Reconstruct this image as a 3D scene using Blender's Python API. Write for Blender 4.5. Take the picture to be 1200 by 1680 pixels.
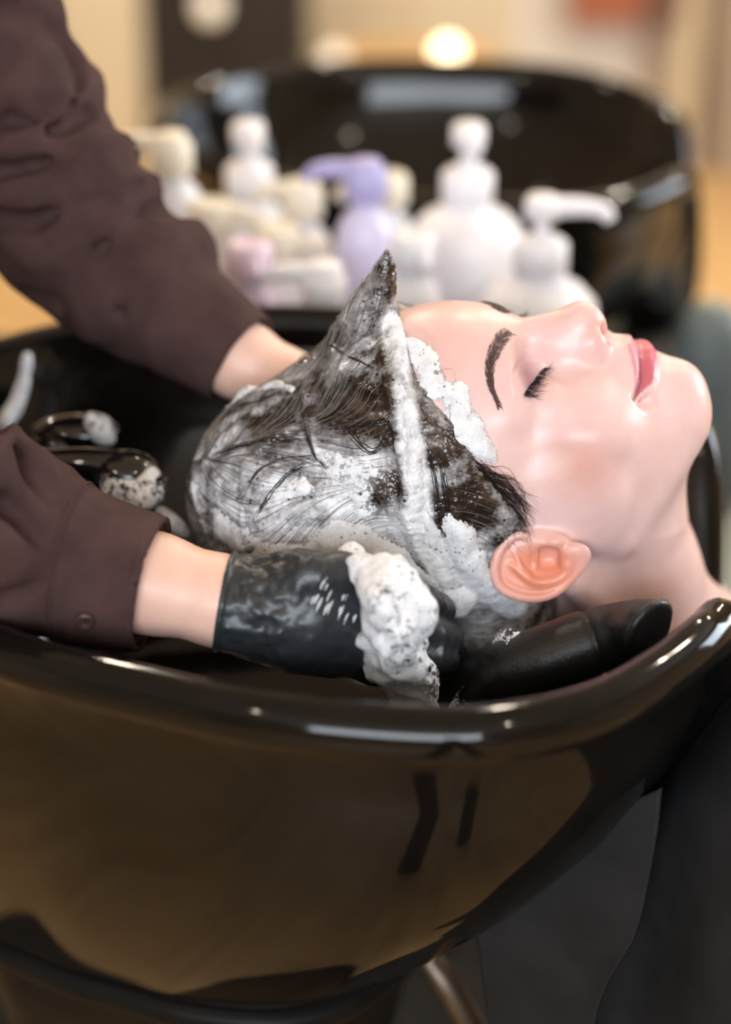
import bpy, bmesh, math, random
import numpy as np
from mathutils import Vector, Matrix
random.seed(7); RNG = np.random.default_rng(7)
for _o in list(bpy.data.objects): bpy.data.objects.remove(_o)
SC = bpy.context.scene; COL = SC.collection
# ------------------------------------------------------------------ camera
PITCH = math.radians(26.0); FPX = 3000.0; D0 = 1.0; ZREF = 0.92
CAM = np.array([0.0, -math.cos(PITCH) * D0, ZREF + math.sin(PITCH) * D0])
FWD = np.array([0.0, math.cos(PITCH), -math.sin(PITCH)])
UPV = np.array([0.0, math.sin(PITCH), math.cos(PITCH)])
cam_d = bpy.data.cameras.new('camera'); cam = bpy.data.objects.new('camera', cam_d); COL.objects.link(cam)
cam.location = CAM; cam.rotation_euler = (math.pi / 2 - PITCH, 0, 0)
cam_d.sensor_fit = 'HORIZONTAL'; cam_d.sensor_width = 24.0; cam_d.lens = 24.0 * FPX / 1200.0
cam_d.clip_start = 0.01; cam_d.clip_end = 50
cam_d.dof.use_dof = True; cam_d.dof.focus_distance = 0.955; cam_d.dof.aperture_fstop = 2.1
SC.camera = cam
SC.view_settings.view_transform = 'Standard'; SC.view_settings.look = 'None'
SC.view_settings.gamma = 1.0; SC.view_settings.use_curve_mapping = False
SC.view_settings.exposure = 0.08
# ------------------------------------------------------------------ world and lights
wd = bpy.data.worlds.new('world'); SC.world = wd; wd.use_nodes = True
wd.node_tree.nodes['Background'].inputs[0].default_value = (1.0, 0.9, 0.78, 1)
wd.node_tree.nodes['Background'].inputs[1].default_value = 0.12
def area(name, loc, target, sx, sy, power, color):
    l = bpy.data.lights.new(name, 'AREA'); l.shape = 'RECTANGLE'; l.size = sx; l.size_y = sy
    l.energy = power; l.color = color
    o = bpy.data.objects.new(name, l); COL.objects.link(o); o.location = loc
    o.rotation_euler = (Vector(target) - Vector(loc)).to_track_quat('-Z', 'Y').to_euler()
    return o
# ------------------------------------------------------------------ helpers
def ray(px, py):
    return FWD + np.array([1.0, 0, 0]) * ((px - 600) / FPX) + UPV * ((840 - py) / FPX)
def at(px, py, y):            # the point of the world plane y = const that the pixel looks at
    d = ray(px, py); t = (y - CAM[1]) / d[1]; return CAM + d * t
def atd(px, py, t):           # the same at a distance along the view axis
    return CAM + ray(px, py) * t
def atz(px, py, z):
    d = ray(px, py); return CAM + d * ((z - CAM[2]) / d[2])
def proj(P):
    q = np.asarray(P) - CAM; t = q @ FWD
    return np.stack([600 + FPX * q[..., 0] / t, 840 - FPX * (q @ UPV) / t], -1)

def mesh_np(name, V, F, smooth=True):
    me = bpy.data.meshes.new(name)
    V = np.asarray(V, np.float32); F = np.asarray(F, np.int32); n, k = F.shape
    me.vertices.add(len(V)); me.vertices.foreach_set('co', V.ravel())
    me.loops.add(n * k); me.loops.foreach_set('vertex_index', F.ravel())
    me.polygons.add(n); me.polygons.foreach_set('loop_start', np.arange(0, n * k, k, dtype=np.int32))
    me.polygons.foreach_set('use_smooth', np.full(n, smooth))
    me.update(calc_edges=True); me.validate()
    return me
def link(name, me, mat=None, parent=None):
    o = bpy.data.objects.new(name, me); COL.objects.link(o)
    if mat is not None and me is not None: me.materials.append(mat)
    if parent is not None: o.parent = parent; o.matrix_parent_inverse = parent.matrix_basis.inverted()
    return o
def obj(name, V, F, mat=None, parent=None, smooth=True):
    return link(name, mesh_np(name, V, F, smooth), mat, parent)
def tag(o, label=None, cat=None, group=None, kind=None):
    if label: o['label'] = label
    if cat: o['category'] = cat
    if group: o['group'] = group
    if kind: o['kind'] = kind
    return o
def empty(name, loc, label, cat, group=None):
    o = bpy.data.objects.new(name, None); COL.objects.link(o); o.location = loc
    o.empty_display_size = 0.02
    return tag(o, label, cat, group)
def attr(me, name, a):
    at_ = me.attributes.new(name, 'FLOAT', 'POINT'); at_.data.foreach_set('value', np.asarray(a, np.float32))
def attr_col(me, name, c):
    c4 = np.ones((len(c), 4), np.float32); c4[:, :3] = c
    at_ = me.attributes.new(name, 'FLOAT_COLOR', 'POINT'); at_.data.foreach_set('color', c4.ravel())

# --- value noise
def _hash(ix, iy, iz):
    n = (ix * 374761393 + iy * 668265263 + iz * 2147483647) & 0xffffffff
    n = ((n ^ (n >> 13)) * 1274126177) & 0xffffffff
    return ((n ^ (n >> 16)) & 0xffff) / 65535.0
def noise(P, s=1.0, seed=0):
    Q = np.asarray(P, np.float64) * s + seed * 17.13
    I = np.floor(Q).astype(np.int64); f = Q - I; f = f * f * (3 - 2 * f)
    r = 0
    for dx in (0, 1):
        for dy in (0, 1):
            for dz in (0, 1):
                wgt = (f[:, 0] if dx else 1 - f[:, 0]) * (f[:, 1] if dy else 1 - f[:, 1]) * (f[:, 2] if dz else 1 - f[:, 2])
                r = r + wgt * _hash(I[:, 0] + dx, I[:, 1] + dy, I[:, 2] + dz)
    return r * 2 - 1
def fbm(P, s, octv=3, seed=0):
    r = 0; a = 1.0; t = 0
    for i in range(octv):
        r = r + a * noise(P, s * 2 ** i, seed + i); t += a; a *= 0.5
    return r / t

# --- signed distance pieces
def smin(a, b, k):
    h = np.clip(0.5 + 0.5 * (b - a) / k, 0, 1); return b + (a - b) * h - k * h * (1 - h)
def smax(a, b, k): return -smin(-a, -b, k)
def ell(P, c, r):
    r = np.asarray(r, np.float32); p = (P - np.asarray(c, np.float32)) / r
    k0 = np.sqrt((p * p).sum(1)); q = p / r; k1 = np.sqrt((q * q).sum(1))
    return k0 * (k0 - 1) / np.maximum(k1, 1e-9)
def cap(P, a, b, ra, rb):
    a = np.asarray(a, np.float32); b = np.asarray(b, np.float32); ba = b - a
    pa = P - a; h = np.clip(pa @ ba / (ba @ ba), 0, 1)
    d = pa - h[:, None] * ba
    return np.sqrt((d * d).sum(1)) - (ra + (rb - ra) * h)
def chain(P, pts, rs, k=0.0):
    r = None
    for i in range(len(pts) - 1):
        d = cap(P, pts[i], pts[i + 1], rs[i], rs[i + 1])
        r = d if r is None else (np.minimum(r, d) if k == 0 else smin(r, d, k))
    return r
def near(P, c, r): 
    d = P - np.asarray(c, np.float32); return (d * d).sum(1) < r * r

def mesher(sdf, lo, hi, h, m=6, iters=2):
    lo = np.asarray(lo, np.float32); n = np.ceil((np.asarray(hi) - lo) / (h * m)).astype(int)
    C = np.stack(np.meshgrid(*[np.arange(k) for k in n], indexing='ij'), -1).reshape(-1, 3)
    dc = sdf((lo + (C + 0.5) * (h * m)).astype(np.float32)).reshape(n)
    D = np.repeat(np.repeat(np.repeat(dc, m, 0), m, 1), m, 2).astype(np.float32)
    keep = np.abs(dc) < h * m * 1.5
    idx = np.argwhere(np.repeat(np.repeat(np.repeat(keep, m, 0), m, 1), m, 2))
    for s in range(0, len(idx), 400000):
        ii = idx[s:s + 400000]
        D[ii[:, 0], ii[:, 1], ii[:, 2]] = sdf((lo + (ii + 0.5) * h).astype(np.float32))
    S = D < 0
    c8 = [(a, b, c) for a in (0, 1) for b in (0, 1) for c in (0, 1)]
    N = [k - 1 for k in D.shape]
    cnt = sum(S[a:a + N[0], b:b + N[1], c:c + N[2]].astype(np.int8) for a, b, c in c8)
    A = np.argwhere((cnt > 0) & (cnt < 8))
    vid = np.full(N, -1, np.int32); vid[A[:, 0], A[:, 1], A[:, 2]] = np.arange(len(A))
    dv = {o: D[A[:, 0] + o[0], A[:, 1] + o[1], A[:, 2] + o[2]] for o in c8}
    acc = np.zeros((len(A), 3)); w = np.zeros(len(A))
    for i, p in enumerate(c8):
        for q in c8[i + 1:]:
            if sum(abs(x - y) for x, y in zip(p, q)) != 1: continue
            a, b = dv[p], dv[q]; cr = (a < 0) != (b < 0)
            t = np.where(cr, a / np.where(cr, a - b, 1), 0)
            pos = np.array(p) + t[:, None] * (np.array(q) - np.array(p))
            acc += np.where(cr[:, None], pos, 0); w += cr
    V = lo + (A + acc / w[:, None] + 0.5) * h
    F = []
    for ax in range(3):
        o = [(1, 2), (2, 0), (0, 1)][ax]
        s0 = S[tuple(slice(0, -1) if i == ax else slice(1, -1) for i in range(3))]
        s1 = S[tuple(slice(1, None) if i == ax else slice(1, -1) for i in range(3))]
        E = np.argwhere(s0 != s1)
        fl = s0[E[:, 0], E[:, 1], E[:, 2]]
        for i in range(3):
            if i != ax: E[:, i] += 1
        def vv(da, db):
            G = E.copy(); G[:, o[0]] += da; G[:, o[1]] += db
            return vid[G[:, 0], G[:, 1], G[:, 2]]
        Q = np.stack([vv(-1, -1), vv(0, -1), vv(0, 0), vv(-1, 0)], 1)
        Q[~fl] = Q[~fl][:, ::-1]; F.append(Q)
    F = np.concatenate(F); V = V.astype(np.float32)
    e = h * 0.5
    for _ in range(iters):
        d = sdf(V); g = np.stack([(sdf(V + np.eye(3, dtype=np.float32)[i] * e) - d) / e for i in range(3)], 1)
        st = np.clip(d / np.maximum((g * g).sum(1), 0.2), -h, h); V = V - st[:, None] * g
    return V.astype(np.float32), F

# --- tubes: a list of (points, radii) as one mesh
def tubes(paths, sides=4):
    Vs = []; Fs = []; off = 0
    for pts, rs in paths:
        P = np.asarray(pts, float); n = len(P)
        rs = np.asarray(rs, float) if np.ndim(rs) else np.full(n, rs)
        T = np.gradient(P, axis=0); T /= np.maximum(np.linalg.norm(T, axis=1), 1e-9)[:, None]
        a = np.array([0.31, 0.52, 0.79]); 
        N1 = np.cross(T, a); N1 /= np.maximum(np.linalg.norm(N1, axis=1), 1e-9)[:, None]
        N2 = np.cross(T, N1)
        th = np.arange(sides) * 2 * math.pi / sides
        ring = P[:, None, :] + rs[:, None, None] * (np.cos(th)[None, :, None] * N1[:, None] + np.sin(th)[None, :, None] * N2[:, None])
        Vs.append(ring.reshape(-1, 3))
        i = np.arange(n - 1)[:, None] * sides; j = np.arange(sides)[None, :]; j2 = (j + 1) % sides
        Fs.append(np.stack([i + j, i + j2, i + sides + j2, i + sides + j], -1).reshape(-1, 4) + off)
        off += n * sides
    return np.concatenate(Vs), np.concatenate(Fs)
def spline(pts, n):           # Catmull-Rom through the points
    P = np.asarray(pts, float)
    if len(P) == 2: return P[0] + (P[1] - P[0]) * np.linspace(0, 1, n)[:, None]
    Q = np.vstack([2 * P[0] - P[1], P, 2 * P[-1] - P[-2]])
    t = np.linspace(0, len(P) - 1 - 1e-6, n); i = t.astype(int); f = (t - i)[:, None]
    a, b, c, d = Q[i], Q[i + 1], Q[i + 2], Q[i + 3]
    return 0.5 * (2 * b + (c - a) * f + (2 * a - 5 * b + 4 * c - d) * f ** 2 + (3 * b - a - 3 * c + d) * f ** 3)
def lathe(prof, seg=32, closed=False):
    prof = np.asarray(prof, float); n = len(prof); th = np.arange(seg) * 2 * math.pi / seg
    V = np.stack([prof[:, 0][:, None] * np.cos(th), prof[:, 0][:, None] * np.sin(th), np.repeat(prof[:, 1][:, None], seg, 1)], -1).reshape(-1, 3)
    i = np.arange(n - 1)[:, None] * seg; j = np.arange(seg)[None, :]; j2 = (j + 1) % seg
    return V, np.stack([i + j, i + j2, i + seg + j2, i + seg + j], -1).reshape(-1, 4)
def grid_faces(n, m, wrap=False):
    i = np.arange(n - 1)[:, None] * m; j = np.arange(m if wrap else m - 1)[None, :]; j2 = (j + 1) % m
    return np.stack([i + j, i + j2, i + m + j2, i + m + j], -1).reshape(-1, 4)
def box(lo, hi):
    lo = np.asarray(lo, float); hi = np.asarray(hi, float)
    V = np.array([[(lo, hi)[a][0], (lo, hi)[b][1], (lo, hi)[c][2]] for a in (0, 1) for b in (0, 1) for c in (0, 1)])
    F = np.array([[0, 1, 3, 2], [4, 6, 7, 5], [0, 4, 5, 1], [2, 3, 7, 6], [0, 2, 6, 4], [1, 5, 7, 3]])
    return V, F
def bevel(o, w, seg=2):
    m = o.modifiers.new('bevel', 'BEVEL'); m.width = w; m.segments = seg; m.limit_method = 'ANGLE'; return o
def join(parts):
    Vs = []; Fs = []; off = 0
    for V, F in parts: Vs.append(V); Fs.append(F + off); off += len(V)
    return np.concatenate(Vs), np.concatenate(Fs)

# --- materials
class MT:
    def __init__(s, name):
        s.m = bpy.data.materials.new(name); s.m.use_nodes = True; s.t = s.m.node_tree
        s.b = s.t.nodes['Principled BSDF']
    def n(s, typ, **kw):
        nd = s.t.nodes.new(typ)
        for k, v in kw.items():
            if k.startswith('i_'): nd.inputs[k[2:].replace('_', ' ')].default_value = v
            else: setattr(nd, k, v)
        return nd
    def l(s, a, b): s.t.links.new(a, b)
    def set(s, **kw):
        for k, v in kw.items():
            k = k.replace('_', ' '); 
            s.b.inputs[k].default_value = (*v, 1) if isinstance(v, tuple) and len(v) == 3 and 'Radius' not in k else v
        return s
    def bump(s, src, strength=0.3, dist=0.001):
        b = s.n('ShaderNodeBump'); b.inputs['Strength'].default_value = strength; b.inputs['Distance'].default_value = dist
        s.l(src, b.inputs['Height']); s.l(b.outputs[0], s.b.inputs['Normal']); return b
    def noise(s, scale, detail=3, rough=0.5, coord='Object', stretch=None):
        tc = s.n('ShaderNodeTexCoord'); nz = s.n('ShaderNodeTexNoise'); nz.inputs['Scale'].default_value = scale
        nz.inputs['Detail'].default_value = detail; nz.inputs['Roughness'].default_value = rough
        if stretch:
            mp = s.n('ShaderNodeMapping'); mp.inputs['Scale'].default_value = stretch; s.l(tc.outputs[coord], mp.inputs[0]); s.l(mp.outputs[0], nz.inputs['Vector'])
        else: s.l(tc.outputs[coord], nz.inputs['Vector'])
        return nz.outputs['Fac']
    def ramp(s, src, stops):
        r = s.n('ShaderNodeValToRGB'); e = r.color_ramp.elements
        while len(e) < len(stops): e.new(0.5)
        for el, (p, c) in zip(e, stops): el.position = p; el.color = (*c, 1) if len(c) == 3 else c
        s.l(src, r.inputs[0]); return r.outputs[0]
    def color(s, src): s.l(src, s.b.inputs['Base Color']); return s
def simple(name, col, rough=0.5, var=0.15, scale=40, **kw):
    m = MT(name); f = m.noise(scale); c = np.array(col)
    m.color(m.ramp(f, [(0.3, tuple(c * (1 - var))), (0.7, tuple(np.minimum(c * (1 + var), 1)))]))
    m.set(Roughness=rough, **kw); return m.m
def srgb(r, g, b): 
    return tuple(((x / 255) / 12.92 if x / 255 <= 0.04045 else ((x / 255 + 0.055) / 1.055) ** 2.4) for x in (r, g, b))
# ------------------------------------------------------------------ lamps of the place
area('window_light', (-0.15, -3.45, 2.0), (0.1, 0, 0.95), 2.5, 1.0, 124, (0.84, 0.92, 1.0))
area('window_light', (3.12, 1.3, 1.75), (0.0, 0.7, 0.9), 1.5, 1.1, 85, (0.80, 0.90, 1.0))
for i, (x, y, p) in enumerate([(-0.9, 0.9, 7), (0.3, 1.6, 9), (1.3, 1.0, 8), (-0.5, 2.4, 14), (0.9, 2.7, 18), (1.6, 3.0, 18), (-1.6, 3.0, 12), (-1.0, -1.2, 3), (0.9, -1.3, 3)]):
    o = area('ceiling_spot_light', (x, y, 2.60), (x, y, 0), 0.055, 0.055, p * (1.3 if y > 0.5 else 1.0), (1.0, 0.87, 0.69)); o.data.shape = 'DISK'
def spot(loc, tgt, power, deg, color):
    l = bpy.data.lights.new('ceiling_down_light', 'SPOT'); l.energy = power; l.color = color; l.spot_size = math.radians(deg); l.spot_blend = .5; l.shadow_soft_size = .035
    o = bpy.data.objects.new('ceiling_down_light', l); COL.objects.link(o); o.location = loc; o.rotation_euler = (Vector(tgt) - Vector(loc)).to_track_quat('-Z', 'Y').to_euler()
for x, y, tx, ty in ((-.35, 1.0, -.17, .95), (.65, 1.3, .27, .98)): spot((x, y, 2.6), (tx, ty, .93), 230, 22, (1.0, .82, .55))
# ------------------------------------------------------------------ the room
def struct(name, V, F, mat): return tag(obj(name, V, F, mat, None, False), kind='structure')
m = MT('floor_wood'); m.color(m.ramp(m.noise(2.2, 5, 0.6, stretch=(6, 0.5, 1)), [(0.3, srgb(176, 138, 92)), (0.7, srgb(206, 170, 118))])); m.set(Roughness=0.35); M_FLOOR = m.m
m = MT('plaster_warm'); m.color(m.ramp(m.noise(3, 4), [(0.3, srgb(186, 166, 138)), (0.7, srgb(204, 186, 158))])); m.set(Roughness=0.8); M_WALL = m.m
m = MT('ceiling_paint'); m.color(m.ramp(m.noise(2, 3), [(0.3, srgb(205, 198, 188)), (0.7, srgb(215, 208, 198))])); m.set(Roughness=0.9); M_CEIL = m.m
struct('floor', *box((-3.2, -3.6, -0.05), (3.2, 4.3, 0.0)), M_FLOOR)
struct('ceiling', *box((-3.2, -3.6, 2.65), (3.2, 4.3, 2.7)), M_CEIL)
struct('wall_back', *box((-3.2, 4.2, 0), (3.2, 4.3, 2.65)), M_WALL)
struct('wall_left', *box((-3.3, -3.6, 0), (-3.2, 4.3, 2.65)), M_WALL)
struct('wall_right', *join([box((3.2, -3.6, 0), (3.3, 4.3, 1.15)), box((3.2, -3.6, 2.35), (3.3, 4.3, 2.65)), box((3.2, -3.6, 1.15), (3.3, 0.5, 2.35)), box((3.2, 2.1, 1.15), (3.3, 4.3, 2.35))]), M_WALL)
struct('wall_front', *join([box((-3.2, -3.7, 0), (3.2, -3.6, 0.95)), box((-3.2, -3.7, 2.5), (3.2, -3.6, 2.65)), box((-3.2, -3.7, 0.95), (-1.45, -3.6, 2.5)), box((1.55, -3.7, 0.95), (3.2, -3.6, 2.5))]), M_WALL)
wf = struct('window_1', *join([box((-1.45, -3.68, 0.95), (1.55, -3.62, 1.0)), box((-1.45, -3.68, 2.45), (1.55, -3.62, 2.5)), box((-1.45, -3.68, 1.0), (-1.40, -3.62, 2.45)), box((1.5, -3.68, 1.0), (1.55, -3.62, 2.45)), box((.02, -3.68, 1.0), (.08, -3.62, 2.45))]), simple('window_frame', srgb(220, 220, 220), 0.4))
m = MT('pane'); m.set(Base_Color=(0.9, 0.95, 1.0), Roughness=0.05, Transmission_Weight=1.0)
for x0, x1 in ((-1.40, .02), (.08, 1.5)): obj('pane', *box((x0, -3.655, 1.0), (x1, -3.645, 2.45)), m.m, wf, False)
tag(obj('darkening_mat', *box((-0.62, 0.10, 0.0), (0.9, 1.05, 0.008)), simple('darkening_mat_black', srgb(22, 21, 20), 0.8), None, False), 'added dark mat, darkening the floor and the reflection in the bowl', 'mat')  # added mat, keeps the floor and the lower bowl reflection dark
wf2 = struct('window_2', *join([box((3.22, .5, 1.15), (3.28, 2.1, 1.2)), box((3.22, .5, 2.3), (3.28, 2.1, 2.35)), box((3.22, .5, 1.2), (3.28, .55, 2.3)), box((3.22, 2.05, 1.2), (3.28, 2.1, 2.3))]), wf.data.materials[0]); obj('pane', *box((3.245, .55, 1.2), (3.255, 2.05, 2.3)), m.m, wf2, False)
# back of the room: cream pillar, dark cabinet, pale door and panelled boards, all out of focus
M_CREAM = simple('cream_paint', srgb(206, 192, 164), 0.7, 0.05, 3); M_DARKWOOD = simple('dark_wood', srgb(30, 22, 17), 0.6, 0.2, 8); M_BEIGE = simple('beige_paint', srgb(206, 188, 156), 0.7, 0.06, 4)
M_GREYB = simple('grey_board', srgb(150, 134, 116), 0.7, 0.1, 6); M_BROWNB = simple('brown_board', srgb(120, 98, 76), 0.7, 0.1, 6); M_PALE = simple('pale_paint', srgb(214, 208, 200), 0.6, 0.05, 4)
def X(px, y, py=60): return float(at(px, py, y)[0])
def panel(name, px0, px1, y, th, z1, mat, z0=0.0): return box((X(px0, y), y, z0), (X(px1, y), y + th, z1)), mat, name
(v, f), m_, n_ = panel('trim_1', 92, 228, 3.4, 0.3, 2.65, M_CREAM); struct(n_, v, f, m_)
cab = empty('cabinet', (X(365, 3.5), 3.5, 0), 'tall dark brown cabinet at the back beside the cream pillar', 'cabinet')
(v, f), m_, n_ = panel('carcass', 233, 500, 3.52, 0.5, 2.2, M_DARKWOOD); bevel(obj('carcass', v, f, m_, cab, False), 0.01)
for a, b in ((236, 365), (368, 497)):
    (v, f), m_, n_ = panel('door', a, b, 3.49, 0.028, 2.17, M_DARKWOOD, 0.08); d_ = obj('door', v, f, m_, cab, False); bevel(d_, 0.004)
    xh = X(355 if a < 300 else 378, 3.47); o = obj('handle', *box((xh - 0.008, 3.46, 0.9), (xh + 0.008, 3.489, 1.1)), simple('brass', srgb(190, 150, 90), 0.3, Metallic=1.0), d_, False)
for i, (a, b, mm, z1) in enumerate([(505, 690, M_BEIGE, 2.3), (690, 850, M_CREAM, 2.65), (850, 1062, M_PALE, 2.2), (1062, 1110, M_GREYB, 2.65), (1112, 1150, M_BEIGE, 2.65), (1152, 1180, M_BROWNB, 2.65), (1182, 1330, M_GREYB, 2.65)]):
    (v, f), m_, n_ = panel('trim_%d' % (i + 2), a, b, 4.0 + 0.02 * (i % 3), 0.15, z1, mm); struct(n_, v, f, m_)
# a rust red framed board on the pale panel
fr = empty('wall_board', (X(1020, 3.95), 3.95, float(at(1020, 10, 3.95)[2])), 'rust red board hanging on the pale panel at the back', 'board')
zb = float(at(1020, 38, 3.95)[2]); obj('face', *box((X(935, 3.95), 3.95, zb), (X(1050, 3.95), 3.98, zb + 0.3)), simple('rust', srgb(150, 84, 56), 0.6), fr, False)
obj('side_strip', *box((X(1050, 3.95), 3.95, zb), (X(1118, 3.95), 3.985, zb + 0.3)), simple('dark_rust', srgb(96, 64, 52), 0.6), fr, False)
# low side table with round lamp and pots in the middle distance
M_TAN = simple('tan_wood', srgb(190, 150, 100), 0.5, 0.15, 8)
tb = empty('side_table', (X(690, 3.2), 3.3, 0), 'tan side table standing at the back behind the far basin', 'table')
zt = float(at(690, 112, 3.2)[2]); xa, xb = X(560, 3.2), X(820, 3.2)
bevel(obj('table_top', *box((xa, 3.1, zt - 0.03), (xb, 3.5, zt)), M_TAN, tb, False), 0.005)
for x in (xa + 0.02, xb - 0.05):
    for y in (3.12, 3.45): obj('leg', *box((x, y, 0), (x + 0.03, y + 0.03, zt - 0.03)), M_TAN, tb, False)
def globe(name, px, py, y, r, mat, label, cat, group=None):
    p = at(px, py, y); t = empty(name, (p[0], y, zt), label, cat, group)
    obj('globe', SPV * r + p, SPF, mat, t); V, F = lathe([(r * .5, zt), (r * .5, zt + .008), (r * .2, zt + .012), (r * .2, p[2] - r * .9)], 16); obj('foot', V + (p[0], y, 0), F, M_DARKWOOD, t); return t
_b = bmesh.new(); bmesh.ops.create_icosphere(_b, subdivisions=3, radius=1.0); _b.verts.ensure_lookup_table()
SPV = np.array([v.co for v in _b.verts]); SPF = np.array([[v.index for v in f.verts] for f in _b.faces]); _b.free()
def glow(name, col, s):
    m = MT(name); m.set(Base_Color=(0.8, 0.8, 0.8), Emission_Color=col, Emission_Strength=s); return m.m
M_GLOW = glow('warm_bulb', (1.0, 0.75, 0.42), 6.0)
globe('globe_lamp', 735, 86, 3.2, 0.026, M_GLOW, 'lit round lamp on the side table above the far basin', 'lamp')
globe('globe_lamp', 548, 100, 3.2, 0.03, glow('dim_bulb', (1.0, 0.72, 0.4), 0.6), 'dim round lamp at the left end of the side table', 'lamp')
p = at(345, 12, 3.45); t = empty('wall_lamp', p, 'dim warm round lamp on the front of the dark cabinet', 'lamp'); obj('shade', SPV * (0.034, 0.02, 0.034) + p, SPF, glow('sconce', (1.0, 0.75, 0.45), 0.5), t); obj('bracket', *box(p - (0.01, -0.01, 0.01), p + (0.01, 0.06, 0.01)), M_DARKWOOD, t, False)

# unseen three-legged stand, added only to mirror dark shapes in the glossy bowl
M_TRI = simple('reflection_tripod_black', (.008, .008, .008), 0.5)
t = empty('reflection_tripod', (.10, -1.0, 0), 'added black three-legged stand, unseen, for dark shapes mirrored in the bowl', 'reflection_tripod')
V, F = lathe([(.001, 1.0), (.04, 1.0), (.05, 1.03), (.05, 1.1), (.03, 1.13), (.001, 1.13)], 20); obj('reflection_tripod_head', V + (.10, -1.0, 0), F, M_TRI, t)
for x, y in ((-.01, -.60), (.27, -.66), (.10, -1.5)):
    V, F = tubes([(np.array([(.10, -1.0, 1.04), (x * .5 + .05, y * .5 - .5, .53), (x, y, .03), (x, y, 0)]), np.array([.030, .040, .046, .050]))], 12); obj('leg', V, F, M_TRI, t)
# ------------------------------------------------------------------ wash basins
m = MT('black_ceramic'); m.color(m.ramp(m.noise(30, 3), [(0.3, (0.004, 0.0035, 0.003)), (0.7, (0.006, 0.005, 0.0045))])); m.set(Roughness=0.07, Specular_IOR_Level=0.3); M_CER = m.m
RIM = [(.205, .035, .745), (.203, -.03, .80), (.187, -.085, .905), (.172, -.118, .921), (.144, -.154, .921), (.111, -.184, .92), (.071, -.202, .92), (.027, -.207, .92), (-.044, -.195, .92), (-.101, -.173, .92), (-.175, -.14, .922),
       (-.26, -.075, .928), (-.31, .05, .932), (-.29, .17, .93), (-.235, .25, .93), (-.16, .292, .93), (-.072, .306, .93), (-.0, .30, .93), (.07, .288, .93), (.14, .255, .925), (.19, .205, .915), (.213, .15, .90), (.212, .09, .80)]
def closed_spline(P, n):
    P = np.asarray(P, float); t = np.linspace(0, len(P), n, endpoint=False); i = t.astype(int); f = (t - i)[:, None]; k = len(P)
    a, b, c, d = P[(i - 1) % k], P[i], P[(i + 1) % k], P[(i + 2) % k]
    return 0.5 * (2 * b + (c - a) * f + (2 * a - 5 * b + 4 * c - d) * f ** 2 + (3 * b - a - 3 * c + d) * f ** 3)
def basin_mesh():
    n = 200; R = closed_spline(RIM, n); T = np.roll(R, -1, 0) - np.roll(R, 1, 0); N = np.stack([-T[:, 1], T[:, 0], 0 * T[:, 0]], 1)
    N /= np.linalg.norm(N, axis=1)[:, None]; C = np.array([-.06, .045, 0]); N *= np.sign(((R - C) * N).sum(1))[:, None]
    for _ in range(10): N = N + np.roll(N, 1, 0) + np.roll(N, -1, 0); N /= np.linalg.norm(N, axis=1)[:, None]
    Z = np.array([0, 0, 1.0]); rings = []
    Bi = np.array([-.10, .05, .0]); 
    def bottom(s, z, c): B = c + (R - C) * s; B[:, 2] = z; return B
    bi = bottom(0.45, 0.725, Bi); bo = bottom(0.62, 0.664, np.array([-.115, .05, 0]))
    i0 = R - N * .017 - Z * .012
    rings.append(bottom(0.06, 0.712, Bi)); rings.append(bottom(0.25, 0.715, Bi))
    for f in (1.0, .93, .82, .68, .52, .36, .22, .1): 
        w = f ** 1.7; rings.append((i0 * (1 - w) + bi * w) * (1, 1, 0) + (i0[:, 2:] * (1 - f) + bi[:, 2:] * f) * Z)
    for o, z in ((-.015, -.006), (-.011, -.001), (-.006, .0015), (0, .001), (.005, -.002), (.0085, -.007), (.0095, -.013), (.008, -.019), (.004, -.023), (-.001, -.0255)): rings.append(R + N * o + Z * z)
    o0 = R - N * .004 - Z * .03
    for f in (0, .12, .28, .45, .62, .78, .9, .97, 1.0):
        w = f ** 1.9; rings.append((o0 * (1 - w) + bo * w) * (1, 1, 0) + (o0[:, 2:] * (1 - f) + bo[:, 2:] * f) * Z)
    rings.append(bottom(0.595, 0.657, np.array([-.115, .05, 0]))); rings.append(bottom(0.3, 0.655, np.array([-.115, .05, 0])))
    V = np.concatenate(rings); return V, grid_faces(len(rings), n, True), bo
BV, BF, BO = basin_mesh(); M_PED = simple('matte_black', (.006, .006, .006), .45, Specular_IOR_Level=.12)
def make_basin(off, label):
    off = np.array(off); t = empty('wash_basin', np.array([-.115, .05, 0]) + off, label, 'basin', 'black wash basins')
    obj('bowl', BV + off, BF, M_CER, t)
    cb = np.array([-.115, .05, 0]); rr = []
    for s, z in ((.9, .658), (.985, .655), (1.0, .648), (.985, .640), (.93, .635), (.86, .59), (.7, .45), (.68, .05), (.8, .03), (.8, 0.0)): q = cb + (BO - cb) * s; q[:, 2] = z; rr.append(q)
    obj('pedestal', np.concatenate(rr) + off, grid_faces(len(rr), len(BO), True), M_PED, t)
    V, F = lathe([(.001, .7165), (.022, .7165), (.026, .7155), (.027, .713)], 32); obj('drain', V + (-.10, .05, 0) + off, F, simple('steel', (.5, .5, .5), 0.25, Metallic=1.0), t)
    return t
basin = make_basin((0, 0, 0), 'large glossy black wash basin in front, holding the client\'s lathered head')
basin2 = make_basin((0.108, 0.80, 0.0), 'blurred glossy black wash basin behind the white pump bottles')
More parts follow.
